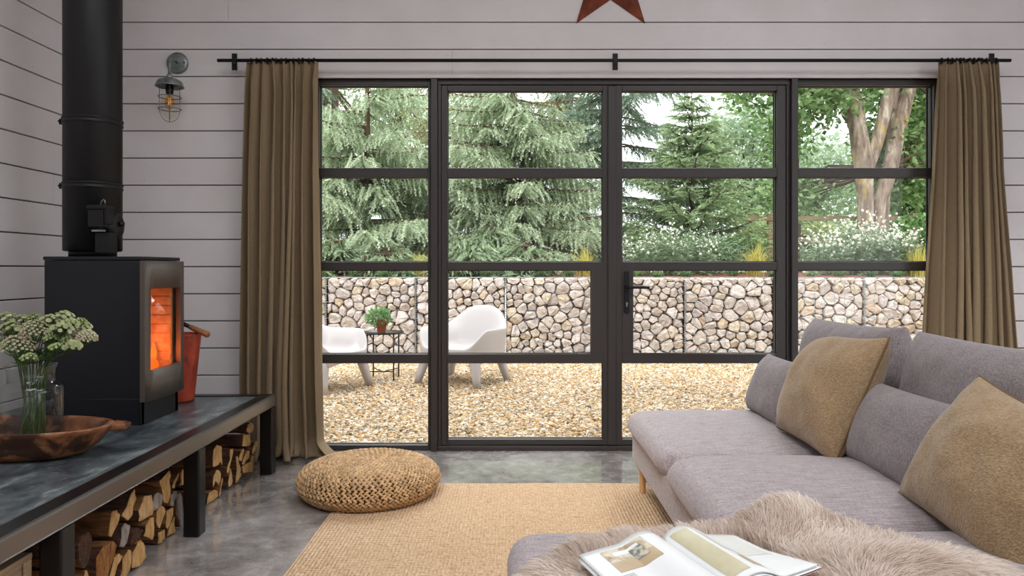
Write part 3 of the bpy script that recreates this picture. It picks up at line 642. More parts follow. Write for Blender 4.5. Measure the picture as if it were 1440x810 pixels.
far = [
 ([(387, 155), (402, 102), (425, 82), (444, 92), (439, 150), (415, 173)], -1.44, 'topmost log of the far stack, with narrow pale end', (0, 1), .3),
 ([(347, 278), (366, 178), (413, 179), (419, 240), (409, 273)], -1.44, 'dark barked log with wide yellow end, second from top of the far stack', (0, 1, 4), .32),
 ([(114, 435), (114, 302), (150, 260), (189, 272), (195, 432), (175, 402), (150, 428), (124, 450)], -1.45, 'tall pale log end with notched foot, near end of far stack', (0, 1), .3),
 ([(112, 618), (112, 522), (150, 464), (179, 477), (183, 530), (160, 598), (127, 560)], -1.45, 'arched pale log end with dark knot under the tall notched one', (0, 1), .3),
 ([(67, 753), (86, 652), (130, 628), (153, 637), (155, 680), (110, 722)], -1.45, 'four sided log end on the floor, nearest of the far stack', (0, 4), .3),
 ([(227, 488), (252, 380), (256, 296), (279, 291), (283, 320), (250, 445), (236, 508)], -1.445, 'thin bent pale log end standing left of centre in the far stack', (0, 1), .3),
 ([(242, 608), (246, 515), (262, 450), (273, 560), (270, 593)], -1.445, 'narrow log end on the floor below the thin bent one in the far stack', (0,), .3),
 ([(301, 583), (306, 352), (319, 352), (320, 402), (349, 460), (339, 520), (315, 578)], -1.445, 'pale log end with rounded right edge on the floor, centre of far stack', (0, 1), .3),
 ([(331, 388), (341, 312), (364, 292), (354, 380), (345, 398)], -1.44, 'small triangular log end under the wide yellow one in the far stack', (0,), .3),
 ([(352, 428), (372, 342), (407, 302), (413, 340), (403, 380), (360, 427)], -1.44, 'slanting lens shaped log end right of the small triangle in the far stack', (0,), .3),
 ([(426, 333), (456, 242), (483, 227), (469, 280), (440, 342)], -1.43, 'log leaning outward at the upper far side of the far stack', (0, 4), .3),
 ([(352, 497), (356, 440), (422, 400), (427, 352), (446, 347), (434, 488)], -1.43, 'square cut log on the floor at the far end of the far stack', (0, 1, 2), .3),
 ([(162, 688), (186, 600), (190, 525), (196, 560), (180, 678)], -1.445, 'thin pale slat of wood beside the arched log end', (), .28),
]
for (pts, X, lab, bark, L) in far: log('firewood_log', c2(pts), X, lab, L, bark)
# =================================================================== CRATE
cx1, cy1, cz1 = -1.40, 2.083, 0.30
cr = empty('wooden_crate', (cx1 - .15, cy1 - .22, 0), 'pale wooden crate under the near end of the slate bench', 'crate')
b = MB(); t = .012
b.box(cx1 - t, cx1, cy1 - .42, cy1, 0.004, cz1 - .012); b.box(cx1 - .32, cx1 - .32 + t, cy1 - .42, cy1, 0.004, cz1 - .012)
b.box(cx1 - .32, cx1, cy1 - t, cy1, 0.004, cz1 - .012); b.box(cx1 - .32, cx1, cy1 - .42, cy1 - .42 + t, 0.004, cz1 - .012); b.box(cx1 - .32, cx1, cy1 - .42, cy1, 0.004, .016)
b.build('box', M['crate'], cr, bevel=.002)
b = MB(); b.box(cx1 - .33, cx1 + .006, cy1 - .43, cy1 + .006, cz1 - .012, cz1 + .006); b.build('lid', M['crate'], cr, bevel=.003)
b = MB(); b.box(cx1 - .001, cx1 + .005, cy1 - .03, cy1 + .004, .01, cz1 - .012); b.build('corner_batten', M['crate'], cr, bevel=.002)
# =================================================================== STOVE
SX0, SX1, SY0, SY1 = -2.083, -1.652, 3.2, 3.55; SZ1 = px_z(366, 3.2)
stove = empty('wood_stove', (-1.87, 3.37, HZ - .003), 'black steel wood burning stove with a glowing glass door, standing on the slate bench', 'stove')
b = MB(); z0 = HZ - .003; zb1 = z0 + .11   # plinth + hollow cabinet
b.box(SX0, SX1, SY0, SY0 + .03, z0, SZ1); b.box(SX0, SX1, SY1 - .03, SY1, z0, SZ1); b.box(SX0, SX0 + .04, SY0, SY1, z0, SZ1)
b.box(SX0, SX1, SY0, SY1, z0, z0 + .12); b.box(SX0, SX1 - .002, SY0 + .01, SY1 - .01, SZ1 - .09, SZ1)
b.box(SX1 - .03, SX1 - .004, SY0 + .03, SY1 - .03, z0 + .12, z0 + .19)
b.build('cabinet', M['stove'], stove, bevel=.004)
b = MB(); tx0, tx1 = SX0 - .005, px_x(252, 3.55); b.box(tx0, tx1, SY0 - .004, SY1 + .01, SZ1 + .001, SZ1 + .017); b.build('top_plate', M['stove'], stove, bevel=.003)
# door: plate with opening, slightly curved out
DX = -1.622; DY0, DY1 = 3.172, 3.55; dz0, dz1 = px_z(566, 3.172), px_z(366.5, 3.172)
def dcur(y): t = (y - DY0) / (DY1 - DY0) * 2 - 1; return DX + 0.022 * (1 - t * t)
wy0 = F * 1.612 / (720 - 212.6); wy1 = F * 1.612 / (720 - 253.5); wz0, wz1 = px_z(521, wy0), px_z(406, wy0)
wz0 = px_z(520.5, wy0)
b = MB(); ys = [DY0 + (wy0 - DY0) * i / 2 for i in range(2)] + [wy0 + (wy1 - wy0) * i / 10 for i in range(11)] + [wy1 + (DY1 - wy1) * i / 3 for i in range(1, 4)]
zsl = [dz0, wz0, wz1, dz1]; th = .022
for i in range(len(ys) - 1):
    for j in range(3):
        inside = ys[i] >= wy0 - 1e-6 and ys[i + 1] <= wy1 + 1e-6 and j == 1
        if inside: continue
        a, c = ys[i], ys[i + 1]; za, zb_ = zsl[j], zsl[j + 1]
        b.add([(dcur(a), a, za), (dcur(c), c, za), (dcur(c), c, zb_), (dcur(a), a, zb_)], [(0, 1, 2, 3)], 0, True)
        b.add([(dcur(a) - th, a, za), (dcur(c) - th, c, za), (dcur(c) - th, c, zb_), (dcur(a) - th, a, zb_)], [(3, 2, 1, 0)], 0, True)
for i in range(len(ys) - 1):
    a, c = ys[i], ys[i + 1]
    for z in (dz0, dz1): b.add([(dcur(a), a, z), (dcur(c), c, z), (dcur(c) - th, c, z), (dcur(a) - th, a, z)], [(0, 1, 2, 3)])
    if a >= wy0 - 1e-6 and c <= wy1 + 1e-6:
        for z in (wz0, wz1): b.add([(dcur(a), a, z), (dcur(c), c, z), (dcur(c) - th, c, z), (dcur(a) - th, a, z)], [(0, 1, 2, 3)])
for y in (DY0, DY1): b.add([(dcur(y), y, dz0), (dcur(y) - th, y, dz0), (dcur(y) - th, y, dz1), (dcur(y), y, dz1)], [(0, 1, 2, 3)])
for y in (wy0, wy1): b.add([(dcur(y), y, wz0), (dcur(y) - th, y, wz0), (dcur(y) - th, y, wz1), (dcur(y), y, wz1)], [(0, 1, 2, 3)])
door = b.build('stove_door', M['stove_door'], stove, fix=True); door['label'] = 'brown grey curved steel door'
b = MB(); b.grid(lambda u, v: (dcur(wy0 + (wy1 - wy0) * u) - .010, wy0 - .004 + (wy1 - wy0 + .008) * u, wz0 - .004 + (wz1 - wz0 + .008) * v), 12, 2)
o = b.build('door_glass', M['stove_glass'], door, fix=False); sm = o.modifiers.new('t', 'SOLIDIFY'); sm.thickness = .004
for z in (dz0 + .08, dz1 - .09):
    b = MB(); b.lathe([(.009, 0), (.009, .05)], (SX1 + .008, DY0 + .028, z), 12); b.build('hinge', M['stove'], door)
# firebox lining, logs, flames
b = MB(); ly0, ly1, lx0 = SY0 + .032, SY1 - .032, SX0 + .07; lz0, lz1 = wz0 - .055, SZ1 - .095
b.box(lx0, SX1 - .006, ly0, ly0 + .02, lz0, lz1); b.box(lx0, SX1 - .006, ly1 - .02, ly1, lz0, lz1); b.box(lx0, lx0 + .02, ly0, ly1, lz0, lz1); b.box(lx0, SX1 - .006, ly0, ly1, lz0 - .02, lz0)
for k in range(9):
    z = lz0 + .02 + k * .045; b.box(lx0 + .02, SX1 - .01, ly1 - .024, ly1 - .02, z, z + .038); b.box(lx0 + .02, lx0 + .024, ly0 + .022, ly1 - .026, z, z + .038)
b.build('firebrick_lining', M['brick'], stove, bevel=.002)
fl = MB()
for (x, y, h, r) in ((-1.765, 3.44, .17, .024), (-1.74, 3.46, .10, .018), (-1.80, 3.40, .26, .035), (-1.84, 3.36, .30, .05), (-1.90, 3.42, .27, .05), (-1.80, 3.33, .22, .04)):
    prof = []
    for i in range(13): t = i / 12; prof.append((r * math.sin(PI * min(1, t * .95 + .05)) ** .8 * (1 - t) ** .5 + .0004, lz0 + .06 + h * t))
    base = len(fl.v); fl.lathe(prof, (x, y, 0), 14)
    for i in range(base, len(fl.v)):
        vx, vy, vz = fl.v[i]; k = (vz - lz0) * 14; fl.v[i] = (vx + .012 * math.sin(k + x * 90), vy + .012 * math.cos(k * 1.2 + y * 70), vz)
fl.build('flames', M['flame'], stove, fix=False)
fb_ = MB()
for (x, y, a) in ((-1.82, 3.36, .25), (-1.83, 3.44, -.2)):
    d = Vector((math.cos(a), math.sin(a), 0)) * .13; p = Vector((x, y, lz0 + .045)); fb_.tube([p - d, p, p + d], [.036, .042, .037], 9)
fb_.build('burning_log', M['ember'], stove)
pl = bpy.data.lights.new('fire_light', 'POINT'); pl.energy = 3.4; pl.color = (1.0, 0.22, 0.045); pl.shadow_soft_size = .05
lo = bpy.data.objects.new('fire_light', pl); COL.objects.link(lo); lo.location = (-1.75, 3.34, lz0 + .22); lo.parent = stove; lo.location = Vector((-1.735, 3.35, lz0 + .085)) - stove.location
# flue
fxp, fyp, fr = -1.975, 3.385, .1235
flue = empty('flue_pipe', (fxp, fyp, SZ1 + .017), 'thick matt black flue pipe rising from the stove to the ceiling', 'flue pipe')
zt0 = px_z(353, 3.30)
b = MB(); b.lathe([(.10, SZ1 + .0175), (.10, zt0 + .01)], (fxp, fyp, 0), 48); b.build('collar', M['black'], flue)
b = MB(); prof = [(fr - .008, zt0), (fr, zt0 + .004)]; z1_, z2_ = px_z(258, 3.27), px_z(165, 3.27)
b.lathe(prof + [(fr, ZC + .3)], (fxp, fyp, 0), 64); b.build('pipe', M['black'], flue)
for z in (z1_, z2_):
    b = MB(); b.lathe([(fr - .002, z - .017), (fr + .004, z - .015), (fr + .004, z - .008), (fr + .0015, z - .006), (fr + .0015, z + .003), (fr + .005, z + .005), (fr + .005, z + .012), (fr - .002, z + .014)], (fxp, fyp, 0), 64)
    b.box(fxp - fr - .018, fxp - fr + .01, fyp - .03, fyp - .02, z - .014, z + .012); b.box(fxp - fr - .014, fxp - fr - .006, fyp - .045, fyp + .0, z - .006, z + .002)
    b.build('locking_band', M['black'], flue)
# draught regulator on the flue
dr = empty('draught_regulator', (px_x(145, 3.26), 3.27, zt0), 'small black draught regulator box with wire loop fixed to the flue pipe', 'draught regulator')
dr.parent = None
yq = 3.243; Q = lambda p: px_x(p, yq); Zq = lambda p: px_z(p, yq)
b = MB(); b.box(Q(134), Q(155), yq - .004, yq + .06, Zq(356), Zq(327)); b.build('duct', M['black'], dr, bevel=.003)
b = MB(); b.box(Q(129.5), Q(151), yq - .035, yq + .05, Zq(320), Zq(295)); b.box(Q(128), Q(154), yq - .04, yq + .045, Zq(295), Zq(289)); b.box(Q(151), Q(157), yq - .03, yq + .01, Zq(316), Zq(294)); b.build('flap_housing', M['black'], dr, bevel=.003)
b = MB(); b.box(Q(134), Q(150), yq - .03, yq - .01, Zq(326), Zq(323.5)); b.build('steel_lip', M['galv'], dr)
b = MB(); b.tube([(Q(141), yq, Zq(288)), (Q(143), yq, Zq(283)), (Q(145.5), yq, Zq(280.5)), (Q(147.5), yq, Zq(282)), (Q(148), yq, Zq(288))], .0028, 8); b.build('wire_loop', M['galv'], dr)
b = MB(); cc = (px_x(160, 3.33), 3.325, px_z(318, 3.33)); b.lathe([(.0, .03), (.045, .028), (.06, .02), (.066, .0), (.06, -.04)], cc, 28, axis='X'); b.lathe([(.0, .05), (.012, .048), (.013, .03)], (cc[0], cc[1], cc[2] + .01), 12, axis='X'); b.build('damper_disc', M['black'], dr)
# =================================================================== RED BUCKET + TOOL
bx, by = -1.775, 3.80; zb0 = HZ - .003; zt_ = px_z(471, 3.78)
bu = empty('coal_bucket', (bx, by, zb0), 'worn red tin bucket behind the stove', 'bucket')
b = MB(); b.lathe([(.0, zb0 + .006), (.082, zb0 + .004), (.084, zb0), (.088, zb0 + .01), (.121, zt_ - .006), (.124, zt_), (.119, zt_), (.083, zb0 + .014), (.0, zb0 + .012)], (bx, by, 0), 40); b.build('body', M['redtin'], bu)
b = MB(); b.tube([(bx + .1215 * math.cos(a), by + .1215 * math.sin(a), zt_) for a in [2 * PI * i / 36 for i in range(36)]], .004, 8, closed=True); b.build('rim', M['redtin'], bu)
tl = empty('hearth_tool', (bx, by, zt_), 'hearth tool with turned wooden grip and dark metal shank leaning in the red bucket', 'hearth tool')
T1 = Vector((px_x(294, 3.76), 3.76, px_z(471.5, 3.76))); T0 = Vector((px_x(266, 3.76), 3.76, px_z(459, 3.76))); dv = (T0 - T1)
b = MB(); b.tube([T1 + dv * t for t in (0, .05, .3, .6, .9, 1)], [.012, .0165, .0155, .0145, .013, .010], 14); b.build('grip', M['toolwood'], tl)
b = MB(); A = T0; Bp = T0 + dv * .45; b.tube([A, T0 + dv * .2, Bp, Bp + Vector((-.03, 0, .004)), Bp + Vector((-.055, .01, -.03)), Bp + Vector((-.065, .02, -.12)), Bp + Vector((-.07, .03, -.30))], [.010, .012, .010, .009, .008, .007, .007], 10); b.build('shank', M['darksteel'], tl)
# =================================================================== BOWL
bcx, bcy, z0 = -1.94, 2.685, HZ - .003; ba, bb, bh = .435, .172, .118
def sup(a, c, th, p=2.4):
    ct, st = math.cos(th), math.sin(th); r = (abs(ct / a) ** p + abs(st / c) ** p) ** (-1 / p); return r * ct, r * st
b = MB(); lay = [(.0, 0, 0), (.60, .0, .52), (.66, .001, .62), (.78, .016, .74), (.88, .045, .86), (.95, .082, .94), (1.0, bh - .006, 1.0), (.995, bh, .99), (.955, bh - .002, .945), (.92, bh - .012, .90), (.86, .07, .82), (.78, .042, .7), (.66, .027, .56), (.4, .022, .3), (0, .02, 0)]
def bowl(u, v):
    i = min(int(v * (len(lay) - 1) + 1e-6), len(lay) - 2); t = v * (len(lay) - 1) - i
    sa = lay[i][0] + (lay[i + 1][0] - lay[i][0]) * t; zz = lay[i][1] + (lay[i + 1][1] - lay[i][1]) * t; sb = lay[i][2] + (lay[i + 1][2] - lay[i][2]) * t
    x, y = sup(max(ba * sa, 1e-5), max(bb * sb, 1e-5), 2 * PI * u); k = zz / bh
    x *= 1 + .012 * mnoise.noise(Vector((u * 7, v, 3))); zz += .006 * k * mnoise.noise(Vector((math.cos(2 * PI * u) * 2, math.sin(2 * PI * u) * 2, 5)))
    return (bcx + x, bcy + y, z0 + zz)
b.grid(bowl, 72, (len(lay) - 1) * 2 + 1, wrap_u=True)
bw_ = tag(recenter(b.build('dough_bowl', M['bowl'])), 'long carved wooden dough bowl with scorched sides on the slate hearth', 'bowl')
bw_parent = bw_
for sgn in (1, -1):
    b = MB()
    def hnd(u, v):
        a = PI * u - PI / 2; L = .055; w = .042 * (1 - .25 * v * 0)
        r = .5 + .5 * v
        x = bcx + sgn * (ba - .02 + (L * math.cos(a)) * r); y = bcy + .035 * sgn + w * math.sin(a) * r
        return (x, y, z0 + bh - .004)
    pts = [(bcx + sgn * (ba - .03), bcy + .05 + .05), (bcx + sgn * (ba + .02), bcy + .05 + .034), (bcx + sgn * (ba + .046), bcy + .05 + .02), (bcx + sgn * (ba + .052), bcy + .05), (bcx + sgn * (ba + .046), bcy + .05 - .02), (bcx + sgn * (ba + .02), bcy + .05 - .034), (bcx + sgn * (ba - .03), bcy + .05 - .05)]
    b.prism(pts, 'Z', z0 + bh - .03, z0 + bh - .002); h = b.build('handle', M['bowl'], bw_, bevel=.009)
# =================================================================== JAR + FLOWERS
jx, jy, jz = px_x(43, 2.68), 2.685, z0 + .0235; rb, rn = .108, .085; zs_ = px_z(540, 2.68); ztp = px_z(517.5, 2.60)
outer = [(0, jz), (rb - .02, jz), (rb - .004, jz + .006), (rb, jz + .02), (rb, zs_ - .025)] + [(rn - .004 + (rb - rn + .004) * math.cos(a), zs_ - .025 + .03 * math.sin(a)) for a in [PI / 2 * i / 5 for i in range(1, 6)]] + [(rn - .004, ztp - .02), (rn + .002, ztp - .006), (rn + .003, ztp)]
inner = [(max(0, r - .0045), max(z, jz + .008)) for (r, z) in reversed(outer)]
b = MB(); b.lathe(outer + inner, (jx, jy, 0), 48); jar = tag(recenter(b.build('glass_jar', M['jar'])), 'clear shouldered glass jar holding pale flowers in the wooden bowl', 'jar')
def umbel(name, head, r, kind, label, base, seed):
    rr = np.random.RandomState(seed); hx_, hz_, hy_ = head
    root = empty(name, base, label, 'flower', 'cut flowers in the glass jar')
    neck = Vector((jx + (hx_ - jx) * .42, jy + (hy_ - jy) * .42, ztp - .01)); nd = Vector((neck.x - jx, neck.y - jy, 0))
    if nd.length > rn - .02: neck = Vector((jx, jy, ztp - .01)) + nd.normalized() * (rn - .02)
    H = Vector((hx_, hy_, hz_)); B = Vector(base); hub = H - Vector(((hx_ - neck.x) * .3, (hy_ - neck.y) * .3, r * 1.0))
    pts = []
    for i in range(13):
        t = i / 12
        if t < .5: s = t * 2; p = B.lerp(neck, s)
        else: s = (t - .5) * 2; p = neck.lerp(hub, s) + Vector((0, 0, .0)) - Vector((hub.x - neck.x, hub.y - neck.y, 0)) * (.25 * math.sin(PI * s))
        pts.append(p)
    b = MB(); b.tube(pts, [.0023] * 7 + [.0021] * 6, 7)
    N = {'umbel': 90, 'star': 15, 'bud': 18}[kind]
    pos = []
    for i in range(N):
        z = 1 - (i + .5) / N * (1.25 if kind == 'umbel' else 1.15); ph = i * 2.39996; q = math.sqrt(max(0, 1 - z * z)); d = np.array([q * math.cos(ph), q * math.sin(ph), z * .85])
        pos.append(np.array(H) + d * r * rr.uniform(.88, 1.06))
        if i % (3 if kind == 'umbel' else 1) == 0: b.tube([hub, hub.lerp(Vector(pos[-1]), .6) + Vector((0, 0, -.003)), Vector(pos[-1])], .0012, 4, cap=False)
    st = b.build('stem', M['herb'], root, fix=False)
    at = st.data.attributes.new('col', 'FLOAT_COLOR', 'POINT'); at.data.foreach_set('color', np.tile(np.array([.115, .19, .055, 1], dtype=np.float32), len(st.data.vertices)))
    # florets: five petal stars with a raised centre
    pos = np.array(pos); D = pos - np.array(hub); fr_ = {'umbel': .0072, 'star': .0112, 'bud': .0078}[kind]
    tv = [(0.25 * 1, 0, 0)]; tf = []; npet = {'umbel': 5, 'star': 14, 'bud': 5}[kind]
    tv = [(.35, 0, 0)]
    for k in range(npet * 2):
        a = PI * k / npet; q = 1.0 if k % 2 == 0 else (.42 if kind != 'star' else .62); tv.append((.0 if k % 2 == 0 else .12, q * math.cos(a), q * math.sin(a)))
    n2 = npet * 2
    tf = [(0, 1 + k, 1 + (k + 1) % n2) for k in range(n2)] + [(n2 + 1, 1 + (k + 1) % n2, 1 + k) for k in range(n2)]
    tv.append((-.7, 0, 0)); T_ = np.array(tv, dtype=float); T_[1:-1, 0] += .25 * (kind != 'umbel'); T_[0, 0] -= .2 * (kind == 'star'); Fc = np.array(tf); R_ = frames(D, roll=rr.uniform(0, 6, N)); S_ = rr.uniform(.8, 1.15, N) * fr_
    V = place(T_, R_, S_, pos); pal = {'umbel': [(.82, .74, .52), (.74, .74, .46), (.82, .68, .54), (.66, .70, .40)], 'star': [(.64, .68, .40), (.74, .76, .50), (.55, .62, .33)], 'bud': [(.54, .62, .28), (.46, .56, .24)]}[kind]
    cc_ = np.array(pal)[rr.randint(0, len(pal), N)]; cw = np.repeat(cc_[:, None, :], len(T_), 1); cw[:, 0] *= .75 if kind != 'umbel' else .6; cw[:, -1] *= .5
    fast_mesh('flower_head', V, rep_faces(Fc, len(T_), N), M['petal'], root, cw.reshape(-1, 3), smooth=False)
    # one or two small leaves on the stem
    for q in range(2 if kind != 'umbel' else 3):
        lb = MB(); p = pts[8 + q % 4]; a = rr.uniform(0, 2 * PI); d = Vector((math.cos(a), math.sin(a), .4)) * rr.uniform(.04, .07); s = Vector((-math.sin(a), math.cos(a), 0)) * .013
        lb.add([p, p + d * .5 + s, p + d, p + d * .5 - s + Vector((0, 0, .004))], [(0, 1, 2, 3)]); lf = lb.build('leaf', M['herb'], root, fix=False); at = lf.data.attributes.new('col', 'FLOAT_COLOR', 'POINT'); at.data.foreach_set('color', np.tile(np.array([.13, .22, .08, 1], dtype=np.float32), len(lf.data.vertices)))
YJ = 2.62
heads = [(25, 488, 21, 'umbel', -.03, 'widest cream pink flower umbel at the front of the bunch, low over the jar rim'),
         (50, 466, 19, 'umbel', .0, 'cream green flower umbel above and right of the widest pink one'),
         (122, 476, 14, 'umbel', .02, 'cream flower umbel farthest right, in front of the black stove'),
         (107, 469, 11, 'umbel', .05, 'small pale umbel just inside the farthest right one'),
         (70, 452, 11, 'star', .03, 'pale green starry flower beside the left edge of the stove'),
         (91, 447, 11, 'star', .06, 'tallest starry flower in front of the black stove'),
         (86, 466, 13, 'star', -.03, 'green starry flower with ruff in the centre right of the bunch'),
         (103, 489, 10, 'star', -.05, 'lowest starry flower on the right side of the bunch'),
         (72, 477, 8, 'bud', -.02, 'small green bud flower at the middle of the bunch'),
         (96, 480, 8, 'bud', .0, 'small green bud flower under the right umbels'),
         (8, 450, 12, 'star', .04, 'tall starry flower at the left edge of the photo'),
         (14, 463, 12, 'star', .0, 'pale green starry flower left of the cream green umbel'),
         (30, 452, 10, 'star', .08, 'starry flower at the back of the bunch against the white boards'),
         (48, 448, 9, 'bud', .09, 'green bud flower at the top back of the bunch'),
         (2, 480, 13, 'bud', .02, 'cluster of green buds cut by the left edge of the photo'),
         (112, 455, 9, 'bud', .04, 'loose green bud sprig at the upper right of the bunch'),
         (62, 462, 11, 'star', .07, 'starry flower half hidden behind the cream green umbel'),
         (80, 490, 9, 'bud', -.05, 'green bud flower low at the front right, over the jar rim'),
         (40, 505, 9, 'bud', -.06, 'lowest green bud flower at the front, below the widest umbel'),
         (118, 462, 9, 'star', .06, 'small starry flower peeping over the farthest right umbel'),
         (20, 470, 11, 'star', .05, 'starry flower behind the left shoulder of the widest umbel'),
         (98, 458, 11, 'star', .0, 'starry flower in the upper right, just below the tallest one')]
for i, (p, q, r, kind, dy, lab) in enumerate(heads):
    Y = YJ + dy; a = i * 2.4; rbs = .014 + .05 * ((i * 37) % 10) / 10
    umbel('cut_flower', (px_x(p, Y), px_z(q, Y), Y), r * Y / F, kind, lab, (jx + rbs * math.cos(a), jy + rbs * math.sin(a), jz + .012), 100 + i)
# =================================================================== RUG
RX0, RX1, RY0, RY1 = -.835, 1.35, .75, 3.765
b = MB(); nu, nv = 130, 170
def rugf(u, v):
    x = RX0 + (RX1 - RX0) * u; y = RY0 + (RY1 - RY0) * v
    e = min(u, 1 - u) * (RX1 - RX0); f = min(v, 1 - v) * (RY1 - RY0)
    wob = .006 * mnoise.noise(Vector((x * 3, y * 3, .3))); 
    return (x + wob * (1 if e < .2 else 0), y + .007 * mnoise.noise(Vector((x * 4, y * 2, 7))), .011 + .0015 * mnoise.noise(Vector((x * 9, y * 9, 2))) - (.004 if min(e, f) < .001 else 0))
b.grid(rugf, nu, nv)
def rugb(u, v): p = rugf(u, v); return (p[0], p[1], .0008)
for side in range(4):
    f = [lambda t: (t, 0), lambda t: (1, t), lambda t: (1 - t, 1), lambda t: (0, 1 - t)][side]
    b.grid(lambda u, v: rugf(*f(u)) if v > .5 else rugb(*f(u)), 130, 2)
tag(recenter(b.build('jute_rug', M['jute'])), 'honey coloured woven jute rug on the polished concrete floor', 'rug')
# =================================================================== POUF
PXc, PYc = px_x(519.5, 3.6), 3.60; PR = .352; PH = .172
def pprof(t):
    """arc parameter 0 (top centre) .. 1 (bottom)"""
    tab = [(0, .160), (.10, .164), (.20, .165), (.26, .158), (.312, .138), (.338, .112), (.346, .085), (.340, .058), (.320, .032), (.292, .012), (.27, .004)]
    s = t * (len(tab) - 1); i = min(int(s), len(tab) - 2); q = s - i
    def cr(k): return tab[max(0, min(len(tab) - 1, k))]
    p0, p1, p2, p3 = cr(i - 1), cr(i), cr(i + 1), cr(i + 2)
    f = lambda a, b_, c, d: .5 * ((2 * b_) + (-a + c) * q + (2 * a - 5 * b_ + 4 * c - d) * q * q + (-a + 3 * b_ - 3 * c + d) * q ** 3)
    return f(p0[0], p1[0], p2[0], p3[0]), f(p0[1], p1[1], p2[1], p3[1])
pouf = empty('woven_pouf', (PXc, PYc, 0), 'round braided banana leaf floor pouf at the corner of the jute rug', 'pouf')
b = MB(); b.lathe([(max(1e-5, pprof(i / 40)[0] - .004), max(.003, pprof(i / 40)[1] - .002)) for i in range(41)], (PXc, PYc, 0), 64); b.build('core', M['braidcore'], pouf)
IV, IF = ico(2)
samp = [pprof(i / 400) for i in range(401)]; arc = [0]
for i in range(400): arc.append(arc[-1] + math.dist(samp[i], samp[i + 1]))
pitch = .0215; ncoil = int(arc[-1] / pitch); D = []; P = []; C = []; NR = []
for k in range(ncoil):
    s = (k + .6) * arc[-1] / ncoil
    i = next(j for j in range(401) if arc[j] >= s); r, z = samp[i]; r2, z2 = samp[max(0, i - 3)]; r3, z3 = samp[min(400, i + 3)]
    td = np.array([r3 - r2, z3 - z2]); td /= np.linalg.norm(td); nrm = np.array([-td[1], td[0]])
    if nrm @ np.array([r, z - .08]) < 0: nrm = -nrm
    n = max(5, int(2 * PI * r / .0265))
    for j in range(n):
        a = 2 * PI * (j + (k % 2) * .5) / n + RS.uniform(-.01, .01)
        e = np.array([math.cos(a), math.sin(a), 0]); T_ = np.array([-math.sin(a), math.cos(a), 0]); Bv = e * td[0] + np.array([0, 0, td[1]]); N_ = e * nrm[0] + np.array([0, 0, nrm[1]])
        c0 = np.array([PXc, PYc, 0]) + e * r + np.array([0, 0, z])
        tone = RS.uniform(.72, 1.2); hue = RS.uniform(0, 1)
        for sg in (1, -1):
            D.append(T_ * .80 + Bv * sg * .60 + N_ * .12); NR.append(N_); P.append(c0 + Bv * sg * pitch * .24 + T_ * (sg * .004) + N_ * (.0015 + RS.uniform(-.001, .0015)))
            C.append(np.array([.50 + .06 * hue, .315 + .05 * hue, .155 + .04 * hue]) * tone)
D, P, C, NR = map(np.array, (D, P, C, NR)); R_ = frames(D, NR); S_ = np.stack([RS.uniform(.0150, .0175, len(D)), RS.uniform(.0056, .0068, len(D)), np.full(len(D), .0085)], 1)
P[:, 2] = np.maximum(P[:, 2], .0075)
fast_mesh('braided_cover', place(IV, R_, S_, P), rep_faces(IF, len(IV), len(D)), M['braid'], pouf, np.repeat(C, len(IV), 0), smooth=True)
# =================================================================== SOFT BOXES AND PILLOWS
def soft_box(x0, x1, y0, y1, z0, z1, r, bulge=0.0, n=22, sag=0.0, seed=0, wr=0.0, rp=0.0):
    """rounded upholstered block, bulging on top"""
    cx, cy, cz = (x0 + x1) / 2, (y0 + y1) / 2, (z0 + z1) / 2; hx_, hy_, hz_ = (x1 - x0) / 2, (y1 - y0) / 2, (z1 - z0) / 2
    r = min(r, hx_, hy_, hz_ * .999); bm = bmesh.new(); bmesh.ops.create_cube(bm, size=2)
    def dens(h):
        k = max(2, int(h * 2 / .05)); c = [-1 + 2 * i / k for i in range(k + 1)]; e = r / h
        extra = [-1 + e * q for q in (0.08, .25, .5, .8, 1.05)] if e < .9 else [-.7, -.4, -.2]
        c = sorted(set([round(q, 5) for q in c] + [round(q, 5) for q in extra] + [round(-q, 5) for q in extra])); return [q for q in c if -1 < q < 1]
    for ax, h in ((0, hx_), (1, hy_), (2, hz_)):
        for q in dens(h):
            no = Vector((0, 0, 0)); no[ax] = 1; co = Vector((0, 0, 0)); co[ax] = q
            bmesh.ops.bisect_plane(bm, geom=bm.verts[:] + bm.edges[:] + bm.faces[:], plane_co=co, plane_no=no, dist=1e-6)
    for v in bm.verts:
        p = Vector((v.co.x * hx_, v.co.y * hy_, v.co.z * hz_)); i = Vector((max(-hx_ + r, min(hx_ - r, p.x)), max(-hy_ + r, min(hy_ - r, p.y)), max(-hz_ + r, min(hz_ - r, p.z))))
        d = p - i
        if d.length > 1e-9: p = i + d.normalized() * r
        if rp:
            ex, ey = max(0, abs(p.x) - (hx_ - rp)), max(0, abs(p.y) - (hy_ - rp)); l_ = math.hypot(ex, ey)
            if ex > 0 and ey > 0: k_ = max(ex, ey) / l_; p.x = math.copysign(hx_ - rp + ex * k_, p.x); p.y = math.copysign(hy_ - rp + ey * k_, p.y)
        if v.co.z > 0: p.z += v.co.z * bulge * (1 - abs(v.co.x) ** 3) * (1 - abs(v.co.y) ** 2.4)
        p.z -= sag * max(0, v.co.z) * math.exp(-((v.co.x - .1) ** 2 + v.co.y ** 2) * 3)
        if wr: p += Vector((0, 0, 1)) * wr * mnoise.noise(Vector((p.x * 5 + seed, p.y * 5, p.z * 5))) + Vector((1, 0, 0)) * wr * .6 * mnoise.noise(Vector((p.y * 4, p.z * 6, seed)))
        v.co = p + Vector((cx, cy, cz))
    me = bpy.data.meshes.new('soft'); bm.to_mesh(me); bm.free()
    me.polygons.foreach_set('use_smooth', [True] * len(me.polygons)); return me
